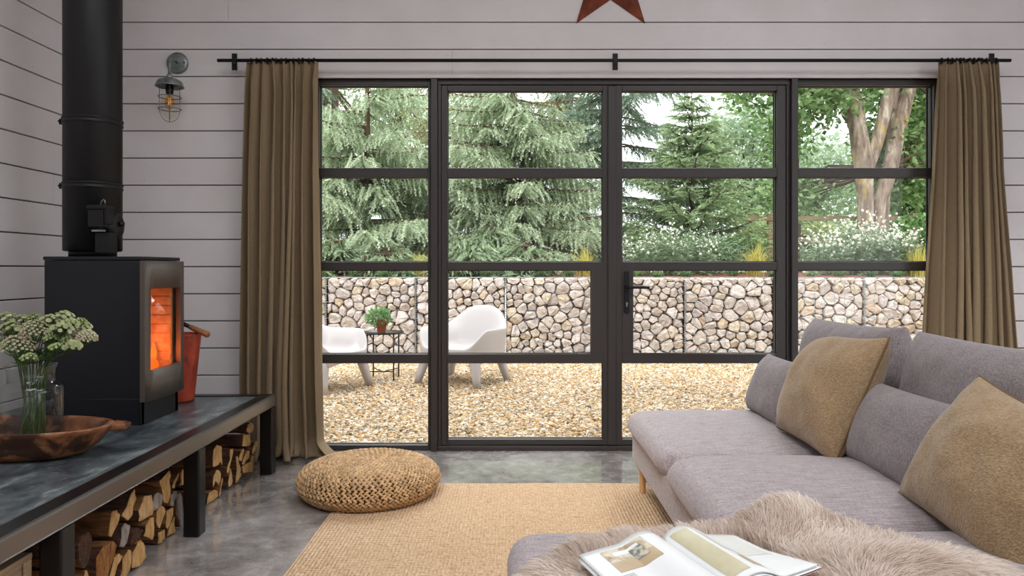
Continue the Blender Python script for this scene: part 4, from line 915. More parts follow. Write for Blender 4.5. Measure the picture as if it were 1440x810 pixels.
def soft(name, parent, mat, *a, **k):
    me = soft_box(*a, **k); me.name = name; return link(name, me, mat, parent)
def pillow(name, label, cat, c, nrm, up, w, h, t, mat, c_in=.06, p=2.4, q=.45, seed=1, wr=.008, seam=None, group=None, shear=0.0, ears=None, n=64):
    """two puffed faces meeting at an edge; nrm points out of the front face"""
    N_ = Vector(nrm).normalized(); U = Vector(up); U = (U - N_ * U.dot(N_)).normalized(); S = U.cross(N_).normalized(); c = Vector(c)
    root = empty(name, c, label, cat, group)
    def outline(u, v):
        x = w / 2 * u * (1 - c_in * (1 - v * v)); y = h / 2 * v * (1 - c_in * (1 - u * u))
        if ears:
            for (eu, ev, dx, dy) in ears:
                k = max(0, (u * eu + 1) / 2) ** 4 * max(0, (v * ev + 1) / 2) ** 4; x += dx * k; y += dy * k
        return x + shear * y, y
    def face(sg):
        def f(uu, vv):
            # denser sampling near the rim
            u = math.sin((uu * 2 - 1) * PI / 2); v = math.sin((vv * 2 - 1) * PI / 2)
            x, y = outline(u, v); th = t / 2 * (max(0, 1 - abs(u) ** p) * max(0, 1 - abs(v) ** p)) ** q
            m = min(1, max(0, 1 - abs(u)) * 6) * min(1, max(0, 1 - abs(v)) * 6)
            th += m * wr * (mnoise.noise(Vector((x * 7 + seed, y * 7, sg))) + .6 * mnoise.noise(Vector((x * 15, y * 15 + seed, 3))))
            # soft tucks running in from the corners
            rad = abs(abs(u) - abs(v)); th += -wr * .8 * math.exp(-(rad / .10) ** 2) * max(0, (u * u + v * v) - .7) * m
            th += -.5 * wr * max(0, 1 - abs(v)) ** 0 * math.sin(x * 60 + seed) * math.exp(-((1 - abs(v)) / .18) ** 2) * m
            pos = c + S * x + U * y + N_ * (sg * th); return tuple(pos)
        return f
    b = MB(); b.grid(face(1), n, n); b.grid(face(-1), n, n); b.build('cover', mat, root)
    if seam:
        b = MB(); pts = []
        for k in range(4):
            for i in range(24):
                s = -1 + 2 * i / 24; u, v = [(s, -1), (1, s), (-s, 1), (-1, -s)][k]; x, y = outline(u, v); pts.append(tuple(c + S * x + U * y))
        b.tube(pts, .0045, 6, closed=True); b.build('seam', seam, root)
    return root
# =================================================================== SOFA
sofa = empty('corner_sofa', (1.1, 2.3, 0), 'long low corner sofa in grey mauve weave with chaise end, on birch legs', 'sofa')
soft('base', sofa, M['sofa'], .615, 1.74, .95, 3.735, .135, .315, .035, n=20, rp=.07)
soft('chaise_base', sofa, M['sofa'], .02, .62, .95, 1.91, .135, .315, .035)
soft('seat_cushion', sofa, M['sofa'], .586, 1.60, 2.826, 3.765, .285, .392, .056, bulge=.038, seed=1, wr=.006, rp=.13)
soft('seat_cushion', sofa, M['sofa'], .580, 1.60, 1.995, 2.806, .285, .406, .062, bulge=.040, seed=5, wr=.006, rp=.13)
soft('chaise_cushion', sofa, M['sofa'], -.014, 1.60, .93, 1.985, .275, .418, .06, bulge=.012, seed=9, wr=.004, rp=.10)
soft('back_rest', sofa, M['sofa'], 1.60, 1.78, .95, 3.735, .20, .70, .05)
for (x, y) in ((.652, 3.59), (1.66, 3.59), (.08, 1.82), (.08, 1.03), (1.66, 1.03), (.66, 2.0), (1.66, 2.3)):
    b = MB(); b.lathe([(.0, .0), (.013, .0), (.0145, .004), (.0205, .125), (.021, .14), (0, .14)], (x, y, 0), 20); b.build('leg', M['birch'], sofa)
g = 'loose grey sofa cushions'
pillow('back_cushion', 'large grey back cushion at the window end of the sofa', 'cushion', (1.535, 3.285, .635), (-1, 0, .16), (.16, 0, 1), .93, .50, .26, M['sofa2'], .035, 3.2, .48, 3, .008, group=g, ears=[(1, 1, -.05, .015), (-1, 1, .02, -.01)])
pillow('back_cushion', 'large grey back cushion behind the nearer beige pillow', 'cushion', (1.545, 2.32, .64), (-1, 0, .16), (.16, 0, 1), .95, .50, .27, M['sofa2'], .035, 3.2, .48, 8, .008, group=g, ears=[(1, 1, -.02, .01)])
pillow('lumbar_cushion', 'small grey lumbar cushion at the far window end, behind the upright beige pillow', 'cushion', (1.262, 3.42, .555), (-.93, 0, .36), (.36, 0, .93), .52, .30, .17, M['sofa2'], .03, 3.0, .5, 4, .005, group=g, ears=[(1, 1, -.03, .01)])
pillow('lumbar_cushion', 'small grey lumbar cushion between the two beige pillows', 'cushion', (1.325, 2.44, .56), (-.93, .03, .40), (.40, 0, .93), .58, .31, .18, M['sofa2'], .03, 3.0, .5, 6, .005, group=g)
gb = 'fuzzy beige pillows on the sofa'
pillow('beige_pillow', 'fuzzy beige square pillow with pointed top corner at the window end of the sofa', 'pillow', (1.275, 2.90, .64), (-.915, -.10, .40), (.36, -.02, .93), .48, .47, .27, M['beige'], .035, 2.2, .46, 5, .012, M['seam'], gb, ears=[(-1, 1, .09, -.055), (1, 1, -.01, .035), (1, -1, .0, -.01)])
pillow('beige_pillow', 'fuzzy beige square pillow nearest the camera, beside the sheepskin', 'pillow', (1.31, 1.93, .577), (-.86, -.12, .46), (.50, -.13, .86), .53, .43, .27, M['beige'], .085, 2.2, .46, 9, .014, M['seam'], gb, ears=[(-1, 1, .01, .0), (1, 1, .0, .02)])
# =================================================================== SHEEPSKIN
hc = (.58, 1.5)
hp_ = [(.05, 1.36), (.045, 1.52), (.10, 1.66), (.185, 1.78), (.33, 1.855), (.47, 1.88), (.60, 1.925), (.70, 1.955), (.80, 1.935), (.90, 1.87), (1.0, 1.80), (1.075, 1.70), (1.09, 1.56), (1.10, 1.40), (1.06, 1.22), (.9, 1.10), (.7, 1.04), (.45, 1.03), (.22, 1.1), (.10, 1.22)]
pang = sorted([(math.atan2(y - hc[1], x - hc[0]), math.hypot(x - hc[0], y - hc[1])) for x, y in hp_])
PA = np.array([a for a, _ in pang]); PRr = np.array([r for _, r in pang])
def rad(a): return np.interp(a, np.r_[PA[-1] - 2 * PI, PA, PA[0] + 2 * PI], np.r_[PRr[-1], PRr, PRr[0]])
sp0 = np.array([.358, 1.729]); es = np.array([.309, -.951]); ep = np.array([-.951, -.309])
def hide_z(x, y):
    z = .432 + .010 * mnoise.noise(Vector((x * 4, y * 4, 1))) + .068 * math.exp(-(((x - .74) / .11) ** 2 + ((y - 1.89) / .08) ** 2))
    z += .030 * math.exp(-(((x - .80) / .16) ** 2 + ((y - 1.62) / .12) ** 2)) + .016 * math.exp(-(((x - .98) / .10) ** 2 + ((y - 1.60) / .10) ** 2))
    return z
skin = empty('sheepskin', (hc[0], hc[1], .43), 'shaggy pinkish grey sheepskin spread over the chaise end of the sofa', 'sheepskin')
b = MB()
def hidef(u, v): a = 2 * PI * u - PI; r = float(rad(a)) * v * .97; x = hc[0] + r * math.cos(a); y = hc[1] + r * math.sin(a); return (x, y, hide_z(x, y))
b.grid(hidef, 64, 24, wrap_u=True); b.build('hide', M['hide'], skin)
NS = 260000; rs = np.random.RandomState(3)
a = rs.uniform(-PI, PI, NS * 2); q = np.sqrt(rs.uniform(0, 1, NS * 2)); keep = rs.uniform(0, 1, NS * 2) < (rad(a) / rad(PA).max()) ** 2 * 1.0
a, q = a[keep][:NS], q[keep][:NS]; n = len(a); rr = rad(a) * q; X = hc[0] + rr * np.cos(a); Y = hc[1] + rr * np.sin(a)
# heights by a lookup grid
gx = np.linspace(-.05, 1.2, 90); gy = np.linspace(.95, 2.05, 80); GZ = np.array([[hide_z(x, y) for x in gx] for y in gy])
def bil(G, x, y):
    fx_ = np.clip((x - gx[0]) / (gx[1] - gx[0]), 0, len(gx) - 1.001); fy_ = np.clip((y - gy[0]) / (gy[1] - gy[0]), 0, len(gy) - 1.001); i = fx_.astype(int); j = fy_.astype(int); u = fx_ - i; v = fy_ - j
    return G[j, i] * (1 - u) * (1 - v) + G[j, i + 1] * u * (1 - v) + G[j + 1, i] * (1 - u) * v + G[j + 1, i + 1] * u * v
GA = np.array([[mnoise.noise(Vector((x * 3.0, y * 3.0, 9))) for x in gx] for y in gy]); GC = np.array([[mnoise.noise(Vector((x * 6, y * 6, 4))) + .6 * mnoise.noise(Vector((x * 15, y * 15, 8))) for x in gx] for y in gy])
GD = np.array([[mnoise.noise(Vector((x * 11, y * 11, 2))) for x in gx] for y in gy])
Z = bil(GZ, X, Y); flow = bil(GA, X, Y) * 3.2 + a * .8 + .4; out = np.stack([np.cos(flow), np.sin(flow), np.zeros(n)], 1)
edge = np.stack([np.cos(a), np.sin(a), np.zeros(n)], 1); eq = np.clip((q - .75) / .25, 0, 1)[:, None]
lift = (.55 + .45 * bil(GD, X, Y))[:, None]
dirn = out * .75 + edge * eq * 1.0 + np.array([0, 0, 1.0]) * lift + rs.normal(0, .13, (n, 3)); dirn /= np.linalg.norm(dirn, axis=1, keepdims=True)
Ln = rs.uniform(.05, .088, n)
dx = X - sp0[0]; dy = Y - sp0[1]; sS = dx * es[0] + dy * es[1]; sP = dx * ep[0] + dy * ep[1]
under = (sS > -.012) & (sS < .30) & (np.abs(sP) < .222); near_ = (sS > -.05) & (sS < .33) & (np.abs(sP) < .25) & ~under
Ln = np.where(under, .012, np.where(near_, Ln * .62, Ln))
dirn[:, 2] = np.where(under | near_, dirn[:, 2] * .35, dirn[:, 2])
root = np.stack([X, Y, Z], 1)
cell = .022; ci = np.floor(X / cell).astype(int); cj = np.floor(Y / cell).astype(int); h1 = np.sin(ci * 12.9898 + cj * 78.233) * 43758.5453; h1 -= np.floor(h1); h2 = np.sin(ci * 39.346 + cj * 11.135) * 24634.634; h2 -= np.floor(h2)
cX = (ci + h1) * cell; cY = (cj + h2) * cell; pull = np.stack([cX - X, cY - Y, np.zeros(n)], 1)
mid = root + dirn * (Ln * .5)[:, None] + pull * .35; tip = root + dirn * Ln[:, None] + pull * .80; tip[:, 2] -= Ln * .30; q3 = root * .06 + mid * .5 + tip * .44; q3 = (mid + tip) / 2 + dirn * (Ln * .04)[:, None]
tip[:, 2] = np.maximum(tip[:, 2], .428)
side = np.cross(dirn, rs.normal(0, 1, (n, 3))); side /= np.linalg.norm(side, axis=1, keepdims=True); wd = rs.uniform(.0005, .0010, n)[:, None]
V = np.stack([root - side * wd, root + side * wd, mid - side * wd, mid + side * wd, q3 - side * wd * .65, q3 + side * wd * .65, tip - side * wd * .12, tip + side * wd * .12], 1).reshape(-1, 3)
Fq = np.array([[0, 1, 3, 2], [2, 3, 5, 4], [4, 5, 7, 6]])
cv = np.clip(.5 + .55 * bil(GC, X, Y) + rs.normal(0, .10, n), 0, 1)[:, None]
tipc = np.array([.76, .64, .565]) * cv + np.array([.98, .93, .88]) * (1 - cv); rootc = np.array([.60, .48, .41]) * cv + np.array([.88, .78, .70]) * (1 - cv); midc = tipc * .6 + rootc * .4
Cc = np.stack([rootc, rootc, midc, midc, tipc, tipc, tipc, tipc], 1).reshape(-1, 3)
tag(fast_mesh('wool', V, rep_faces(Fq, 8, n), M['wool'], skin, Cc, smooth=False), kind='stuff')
# =================================================================== MAGAZINE
mag = empty('open_magazine', (.40, 1.6, .47), 'open glossy magazine with a room photo on its left page, lying on the sheepskin', 'magazine')
def magp(d, s, dz=0.0):
    """d>0 left page, d<0 right page (m from spine); s along the spine"""
    if d >= 0: z = .487 + .022 * math.sin(PI * min(1, d / .115)) * math.exp(-d * 3) - .020 * (d / .216) ** 2 + .004 * s
    else:
        e = -d; z = .487 + .022 * math.sin(PI * min(1, e / .12)) - .022 * (e / .21) ** 1.5 * (1 - s / .34) + .020 * max(0, (s - .12) / .16) * (e / .2) ** 2
    z -= .010 * math.exp(-(d / .012) ** 2)
    p = sp0 + es * s + ep * d; return (p[0], p[1], z + dz)
def sheet(name, parent, mat, d0, d1, s0, s1, dz, thick=0.0, nd=28, ns=14):
    b = MB(); b.grid(lambda u, v: magp(d0 + (d1 - d0) * u, s0 + (s1 - s0) * v, dz), nd, ns)
    o = b.build(name, mat, parent)
    if thick: sm = o.modifiers.new('t', 'SOLIDIFY'); sm.thickness = thick; sm.offset = 1 if o.data.polygons[0].normal.z < 0 else -1
    return o
lp_ = sheet('page', mag, M['paper'], .0, .214, 0, .29, 0, .0045); rp_ = sheet('page', mag, M['paper'], -.207, .0, 0, .29, 0, .0040)
sheet('loose_page', mag, M['paper'], -.214, -.01, .006, .296, -.0075, .0006); sheet('loose_page', mag, M['print_red'], -.222, -.02, .07, .298, -.011, .0006)
sheet('loose_page', mag, M['paper'], .012, .219, .004, .295, -.008, .0008)
o = sheet('printed_photo', lp_, M['print_room'], .068, .172, .022, .085, .0007); o['label'] = 'printed photo of a pale room'
sheet('printed_photo', lp_, M['print_table'], .068, .172, .085, .135, .0007); sheet('printed_detail', lp_, M['paper'], .088, .150, .040, .060, .0010)
sheet('printed_detail', lp_, M['print_plant'], .085, .115, .052, .105, .0011, nd=8)
for k in range(4): sheet('text_line', lp_, M['print_ink'], .150, .187, .150 + .007 * k, .1525 + .007 * k, .0008, nd=6, ns=2)
sheet('printed_photo', rp_, M['print_stripe'], -.058, -.012, .02, .27, .0007); sheet('printed_photo', rp_, M['print_pale'], -.19, -.075, .015, .16, .0007)
sheet('printed_photo', rp_, M['print_table'], -.11, -.08, .19, .25, .0008, nd=8)
# =================================================================== GROUND
GZ0 = -.03
b = MB(); b.box(-9, 13, 4.64, 9.4, -.2, GZ0 - .012); tag(b.build('ground', [M['gravelbed']]), kind='structure')
rs = np.random.RandomState(21); NP = 95000
PVs, PFs = ico(1); ok = []
Yp = 4.62 + (9.34 - 4.62) * rs.uniform(0, 1, NP) ** 1.0; Xp = rs.uniform(-3.3, 3.6, NP) * (Yp / 7.0) ** .6 + .15
sz = rs.uniform(.008, .0175, NP) * np.where(rs.uniform(0, 1, NP) < .06, 1.5, 1); zz = GZ0 - .010 + rs.uniform(0, .011, NP) + .006 * np.sin(Xp * 3.1) * np.sin(Yp * 2.3)
S_ = np.stack([sz * rs.uniform(.9, 1.35, NP), sz * rs.uniform(.75, 1.1, NP), sz * rs.uniform(.5, .8, NP)], 1)
Dp = np.stack([rs.normal(0, 1, NP), rs.normal(0, 1, NP), rs.normal(0, .28, NP)], 1); R_ = frames(Dp, roll=rs.normal(0, .3, NP))
pal = np.array([(.60, .43, .25), (.68, .53, .36), (.78, .69, .56), (.50, .31, .14), (.47, .40, .34), (.60, .37, .16), (.34, .26, .20), (.84, .78, .69), (.56, .45, .35), (.28, .19, .12)])
C = pal[rs.choice(len(pal), NP, p=[.19, .18, .13, .12, .08, .10, .06, .06, .05, .03])] * rs.uniform(.8, 1.15, NP)[:, None]
jit = rs.uniform(.86, 1.14, (NP, len(PVs), 1)); V = (np.einsum('nij,nkj->nki', R_, (PVs[None] * jit) * S_[:, None, :]) + np.stack([Xp, Yp, zz], 1)[:, None, :]).reshape(-1, 3)
tag(fast_mesh('gravel', V, rep_faces(PFs, len(PVs), NP), M['pebble'], None, np.repeat(C, len(PVs), 0), smooth=True), 'golden pea gravel covering the yard outside the doors', 'gravel', kind='stuff')
# =================================================================== GABION WALL
GY = 9.30; GT = px_z(390.5, GY); GD = 1.163; gx0 = px_x(458, GY) - GD
def clip_poly(poly, a, b_):
    """keep the part of poly nearer to a than to b"""
    mx, my = (a[0] + b_[0]) / 2, (a[1] + b_[1]) / 2; nx, ny = b_[0] - a[0], b_[1] - a[1]; out = []
    for i in range(len(poly)):
        p, q_ = poly[i], poly[(i + 1) % len(poly)]; dp = (p[0] - mx) * nx + (p[1] - my) * ny; dq = (q_[0] - mx) * nx + (q_[1] - my) * ny
        if dp <= 0: out.append(p)
        if dp * dq < 0: t = dp / (dp - dq); out.append((p[0] + (q_[0] - p[0]) * t, p[1] + (q_[1] - p[1]) * t))
    return out
def stones(parent, x0, x1, z0, z1, y, seed):
    r = random.Random(seed); cand = []; W, H = x1 - x0, z1 - z0; tries = 0; pts = []; dmin = .098
    while len(pts) < 92 and tries < 6000:
        p = (x0 + W * r.random(), z0 + H * r.random()); tries += 1
        if tries > 2500: dmin = .084
        if all(((p[0] - c[0]) / 1.35) ** 2 + (p[1] - c[1]) ** 2 > (dmin * c[2]) ** 2 for c in pts): pts.append((p[0], p[1], r.choice([.6, .75, .9, 1, 1.2, 1.5])))
    for i, c in enumerate(pts):
        poly = [(x0, z0), (x1, z0), (x1, z1), (x0, z1)]
        for j, e in enumerate(pts):
            if i != j and abs(e[0] - c[0]) < .6 and abs(e[1] - c[1]) < .6: poly = clip_poly(poly, c, e)
            if len(poly) < 3: break
        if len(poly) < 3: continue
        cx = sum(p[0] for p in poly) / len(poly); cz = sum(p[1] for p in poly) / len(poly)
        # resample outline with slight roughness, shrunk for the dark joints
        Q = []; n0 = len(poly)
        for k in range(n0):
            a_, c_ = poly[k], poly[(k + 1) % n0]; L = math.dist(a_, c_)
            if L < .02: continue
            m_ = max(1, int(L / .055))
            for t in range(m_): Q.append((a_[0] + (c_[0] - a_[0]) * (t + .22) / m_, a_[1] + (c_[1] - a_[1]) * (t + .22) / m_))
        if len(Q) < 4: continue
        sh = r.uniform(.91, .965); rings = []; dep = r.uniform(.0, .035); tx, tz = r.uniform(-.25, .25), r.uniform(-.3, .2)
        for (s, yy, w) in ((.72, .16, .0), (1.0, .075, .006), (1.0, .032, .007), (.93, .007, .009), (.58, .0, .012)):
            rings.append([(cx + (p[0] - cx) * sh * s + r.uniform(-w, w), y + dep + yy + ((p[0] - cx) * tx + (p[1] - cz) * tz) * (1 if yy < .1 else 0) + r.uniform(-w, w), cz + (p[1] - cz) * sh * s + r.uniform(-w, w)) for p in Q])
        b = MB(); n = len(Q); vs = [v for R_ in rings for v in R_]
        fs = [(k * n + q, k * n + (q + 1) % n, (k + 1) * n + (q + 1) % n, (k + 1) * n + q) for k in range(4) for q in range(n)]
        b.add(vs, fs); vs2 = rings[-1] + [(cx + r.uniform(-.01, .01), y + dep + r.uniform(-.012, .004), cz + r.uniform(-.01, .01))]
        b.add(vs2, [(q, (q + 1) % n, n) for q in range(n)]); b.add(rings[0], [tuple(range(n))])
        b.build('stone', M['stone'], parent, bevel=.003)
plab = ['behind the left white chair and linen curtain', 'behind the small black plant table', 'behind the right white chair', 'just right of the right white chair', 'behind the door handle', 'right of the door handle, behind the middle glazing bar', 'above the grey back cushions of the sofa', 'farthest right, beside the right curtain']
for k in range(8):
    x0, x1 = gx0 + k * GD, gx0 + (k + 1) * GD
    gbk = empty('gabion_basket', ((x0 + x1) / 2, GY + .25, GZ0), 'stone filled wire gabion basket ' + plab[k], 'gabion', 'gabion baskets of the garden wall')
    b = MB(); b.box(x0 + .01, x1 - .01, GY + .09, GY + .5, GZ0 - .05, GT - .03); b.build('stone_fill', M['fill'], gbk)
    stones(gbk, x0 + .012, x1 - .012, GZ0 - .01, GT - .005, GY + .012, 40 + k)
    b = MB(); r = .0028
    nz = 10
    for i in range(nz + 1): z = GZ0 + (GT - GZ0) * i / nz; b.tube([(x0, GY - .002, z), (x1, GY - .002, z)], r, 5)
    for i in range(1, 9): x = x0 + GD * i / 9; b.tube([(x, GY + .002, GZ0), (x, GY + .002, GT)], .002, 5)
    for i in range(4): y = GY + .5 * i / 3; b.tube([(x0, y, GT), (x1, y, GT)], r, 5)
    b.build('wire_mesh', M['wire'], gbk, fix=False)
    b = MB(); b.tube([(x0 + .011 * math.cos(t * .9), GY - .004 + .011 * math.sin(t * .9), GZ0 + (GT - GZ0) * t / 240) for t in range(241)], .0042, 5); b.build('spiral_binder', M['wire'], gbk, fix=False)
# raised bed behind
b = MB(); b.grid(lambda u, v: (-10 + 24 * u, GY + .22 + 3.6 * v, GT - .01 + .05 * min(1, v * 3) + .03 * mnoise.noise(Vector((u * 24, v * 8, 0)))), 60, 16); tag(b.build('ground_bed', M['mulch'], fix=True), kind='structure')
b = MB(); b.grid(lambda u, v: (-22 + 56 * u, GY + 3.4 + 34 * v, GT - .02 + .10 * mnoise.noise(Vector((u * 9, v * 6, 3))) + .3 * v), 40, 30); tag(b.build('ground_meadow', M['meadow']), kind='structure')
# =================================================================== PLANT KITS
def cvar(C, rs, a=.12): return np.clip(C * rs.uniform(1 - a, 1 + a, (len(C), 1)), 0, 1)
def twig_template(n, needle, w, seed, flat=.5):
    r = np.random.RandomState(seed); V = []; Fc = []; tt = []
    for i in range(n):
        t = (i + .5) / n; az = r.uniform(0, 2 * PI); rad_ = np.array([.62, math.cos(az) * .8, math.sin(az) * .8 * flat + .12]); rad_ /= np.linalg.norm(rad_)
        p = np.array([t, 0, 0]); q = p + rad_ * needle * (1.05 - .45 * t); s = np.cross(rad_, r.normal(size=3)); s = s / np.linalg.norm(s) * w; k = len(V)
        V += [p - s, p + s, q]; Fc.append((k, k + 1, k + 2)); tt += [t * .7, t * .7, t * .7 + .3]
    return np.array(V), np.array(Fc), np.array(tt)
def spruce(name, label, x, y, z0, H, R, seed, c_in, c_tip, droop=.5, hang=.6, twig=.2, nn=26, step=.24, nb=7, gap=0.0, zlow=.1, dens=1.0, cat='tree', group='conifers behind the gabion wall', topleader=0, needlew=.0042, topgap=0.0, needle=.19):
    rs = np.random.RandomState(seed); root = empty(name, (x, y, z0), label, cat, group)
    b = MB(); b.tube([(x, y, z0), (x + .02, y, z0 + H * .5), (x, y + .01, z0 + H)], [.010 * H + .03, .006 * H + .02, .008], 10); P = []; D = []; shade = []
    z = zlow
    while z < H - .05:
        f = 1 - z / H; Lm = R * f ** .8 + .10
        for k in range(nb if f > .15 else 5):
            if rs.uniform() < gap + topgap * max(0, z / H - .3): continue
            az = rs.uniform(0, 2 * PI); L = Lm * rs.uniform(.75, 1.12); d = np.array([math.cos(az), math.sin(az)]); zs_ = z + rs.uniform(-.1, .1); pts = []
            up = (1 - droop) * .55
            for i in range(9):
                t = i / 8; pts.append(np.array([x + d[0] * L * t, y + d[1] * L * t, z0 + zs_ + L * (up * t - droop * .75 * t ** 1.4 + .16 * t ** 3)]))
            b.tube([tuple(p) for p in pts], [.012 + .010 * f * (1 - i / 8) for i in range(9)], 5, cap=False)
            n = max(4, int(L / (twig * .30) * dens))
            for i in range(n):
                t = .12 + .88 * (i + rs.uniform(0, .8)) / n; j = min(7, int(t * 8)); q = t * 8 - j; p = pts[j] * (1 - q) + pts[j + 1] * q; ax = pts[j + 1] - pts[j]; ax /= np.linalg.norm(ax)
                sd = np.array([-d[1], d[0], 0])
                for sg in (1, -1):
                    w = (.35 + .65 * (1 - abs(t - .55) * 1.2)); reach = twig * w * rs.uniform(.2, 1.5); bp = p + sd * sg * reach * .55 + ax * reach * .3
                    dr = ax * rs.uniform(.4, .8) + sd * sg * rs.uniform(.35, .9) + np.array([0, 0, -hang * rs.uniform(.5, 1.4)]) + rs.normal(0, .12, 3)
                    P.append(p); D.append(bp + dr * .001 - p + dr * .6 * twig); shade.append(t)
                    P.append(bp); D.append(dr); shade.append(t)
            P.append(pts[-1] - ax_tip(pts) * twig * .3); D.append(pts[-1] - pts[-2] + np.array([0, 0, -hang * .04])); shade.append(1.0)
        z += step * (.6 + .5 * f)
    for i in range(topleader): P.append(np.array([x, y, z0 + H - .12 * i])); D.append(np.array([0, 0, 1.0])); shade.append(1.0)
    P, D, shade = map(np.array, (P, D, shade)); N = len(P); TV, TF, TT = twig_template(nn, needle, needlew / twig, seed); S_ = twig * rs.uniform(.75, 1.3, N)
    V = place(TV, frames(D, roll=rs.normal(0, .5, N)), S_, P); ci, ct = np.array(c_in), np.array(c_tip)
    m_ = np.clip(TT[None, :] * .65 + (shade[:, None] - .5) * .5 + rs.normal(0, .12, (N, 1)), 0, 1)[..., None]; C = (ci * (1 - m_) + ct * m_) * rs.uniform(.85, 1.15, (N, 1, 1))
    b.build('trunk', M['darkbark'], root, fix=False)
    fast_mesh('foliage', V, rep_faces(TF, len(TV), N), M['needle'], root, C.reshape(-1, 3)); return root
def ax_tip(p): d = p[-1] - p[-2]; return d / np.linalg.norm(d)
LV = np.array([(0, 0, 0), (.5, .30, .06), (1, 0, -.04), (.5, -.30, .06), (.5, 0, -.03)]); LF = np.array([(0, 4, 1), (1, 4, 2), (2, 4, 3), (3, 4, 0)])
def leaves(name, parent, P, D, S, C, mat, T_=LV, F_=LF, roll=1.0, rs=RS):
    N = len(P); V = place(T_, frames(np.asarray(D), roll=rs.normal(0, roll, N)), S, np.asarray(P)); return fast_mesh(name, V, rep_faces(F_, len(T_), N), mat, parent, np.repeat(C, len(T_), 0))
def crown_points(rs, cx, cy, cz, rx_, ry_, rz_, ncl, per, spread, shell=.55):
    d = rs.normal(size=(ncl, 3)); d /= np.linalg.norm(d, axis=1, keepdims=True); q = rs.uniform(shell ** 3, 1, ncl) ** (1 / 3); C = np.stack([cx + d[:, 0] * rx_ * q, cy + d[:, 1] * ry_ * q, cz + d[:, 2] * rz_ * q], 1)
    return C, np.repeat(C, per, 0) + rs.normal(0, spread, (ncl * per, 3)) * np.array([1, 1, .7])
def broadleaf(name, label, x, y, z0, trunks, crowns, seed, pal, leaf, per=60, spread=.28, group=None, bark='bark', tr=0):
    """trunks: list of (points, radii); crowns: list of (cx,cy,cz,rx,ry,rz,clusters)"""
    rs = np.random.RandomState(seed); root = empty(name, (x, y, z0), label, 'tree', group); bb = MB(); P = []
    tops = [np.array(t[0][-1]) for t in trunks]
    for (pts, rad_) in trunks:
        t = MB(); t.tube(pts, rad_, 14); t.build('trunk', M[bark], root, fix=False)
    for (cx, cy, cz, a_, b_, c_, ncl) in crowns:
        Cc, pp = crown_points(rs, cx, cy, cz, a_, b_, c_, ncl, per, spread); P.append(pp)
        for q in Cc[:: max(1, ncl // 26)]:
            s = min(tops, key=lambda t: np.linalg.norm(t - q)); m_ = (s + q) / 2 + rs.normal(0, .15, 3); bb.tube([tuple(s), tuple(m_), tuple(q)], [.035, .02, .006], 6, cap=False)
    if bb.v: bb.build('branches', M['darkbark'], root, fix=False)
    P = np.concatenate(P); N = len(P); D = np.stack([rs.normal(0, 1, N), rs.normal(0, 1, N), rs.normal(-.45, .5, N)], 1)
    C = cvar(np.array(pal)[rs.randint(0, len(pal), N)], rs, .18); leaves('foliage', root, P, D, leaf * rs.uniform(.7, 1.3, N), C, M['leaf'], rs=rs); return root
def blades(N, x, y, z, H, spread, seed, w, pal, arch=.7, name='blades', parent=None, mat='grassblade', seg=5):
    rs = np.random.RandomState(seed); az = rs.uniform(0, 2 * PI, N); out = rs.uniform(.1, 1, N) * spread; h = H * rs.uniform(.55, 1.1, N); b0 = np.stack([x + rs.normal(0, spread * .12, N), y + rs.normal(0, spread * .12, N), np.full(N, z)], 1)
    V = np.zeros((N, (seg + 1) * 2, 3))
    for i in range(seg + 1):
        t = i / seg; c = b0 + np.stack([np.cos(az) * out * t ** 1.6, np.sin(az) * out * t ** 1.6, h * (t - arch * .55 * t ** 2.6 * (out / spread))], 1); ww = (w * (1 - t ** 2) + .0006); s = np.stack([-np.sin(az), np.cos(az), np.zeros(N)], 1) * ww
        V[:, 2 * i] = c - s; V[:, 2 * i + 1] = c + s
    Fq = np.array([[2 * i, 2 * i + 1, 2 * i + 3, 2 * i + 2] for i in range(seg)]); C = cvar(np.array(pal)[rs.randint(0, len(pal), N)], rs, .15)
    return fast_mesh(name, V.reshape(-1, 3), rep_faces(Fq, (seg + 1) * 2, N), M[mat], parent, np.repeat(C, (seg + 1) * 2, 0))
BZ = GT + .02
# =================================================================== CONIFERS
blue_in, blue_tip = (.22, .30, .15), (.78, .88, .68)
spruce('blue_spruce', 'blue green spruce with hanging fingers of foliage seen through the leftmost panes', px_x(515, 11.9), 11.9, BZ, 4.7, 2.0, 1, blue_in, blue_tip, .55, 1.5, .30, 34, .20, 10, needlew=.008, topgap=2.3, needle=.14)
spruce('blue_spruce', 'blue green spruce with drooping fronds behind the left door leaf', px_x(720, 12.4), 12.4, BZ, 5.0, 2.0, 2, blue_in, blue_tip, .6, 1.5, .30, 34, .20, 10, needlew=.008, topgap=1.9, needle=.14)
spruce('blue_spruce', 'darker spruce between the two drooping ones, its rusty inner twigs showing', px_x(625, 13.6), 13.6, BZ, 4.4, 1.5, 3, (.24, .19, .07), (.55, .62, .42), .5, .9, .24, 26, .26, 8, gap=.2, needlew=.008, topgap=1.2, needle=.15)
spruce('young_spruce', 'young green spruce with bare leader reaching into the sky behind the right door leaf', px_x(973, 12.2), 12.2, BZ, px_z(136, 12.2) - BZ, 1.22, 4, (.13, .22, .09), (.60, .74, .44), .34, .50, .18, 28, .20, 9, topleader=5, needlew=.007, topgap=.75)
spruce('larch_tree', 'tall feathery conifer filling the upper left of the right door leaf', px_x(868, 14.5), 14.5, BZ, 8.5, 2.0, 5, (.12, .18, .11), (.42, .55, .44), .62, 1.1, .27, 26, .34, 7, gap=.15, zlow=.5, needlew=.008)
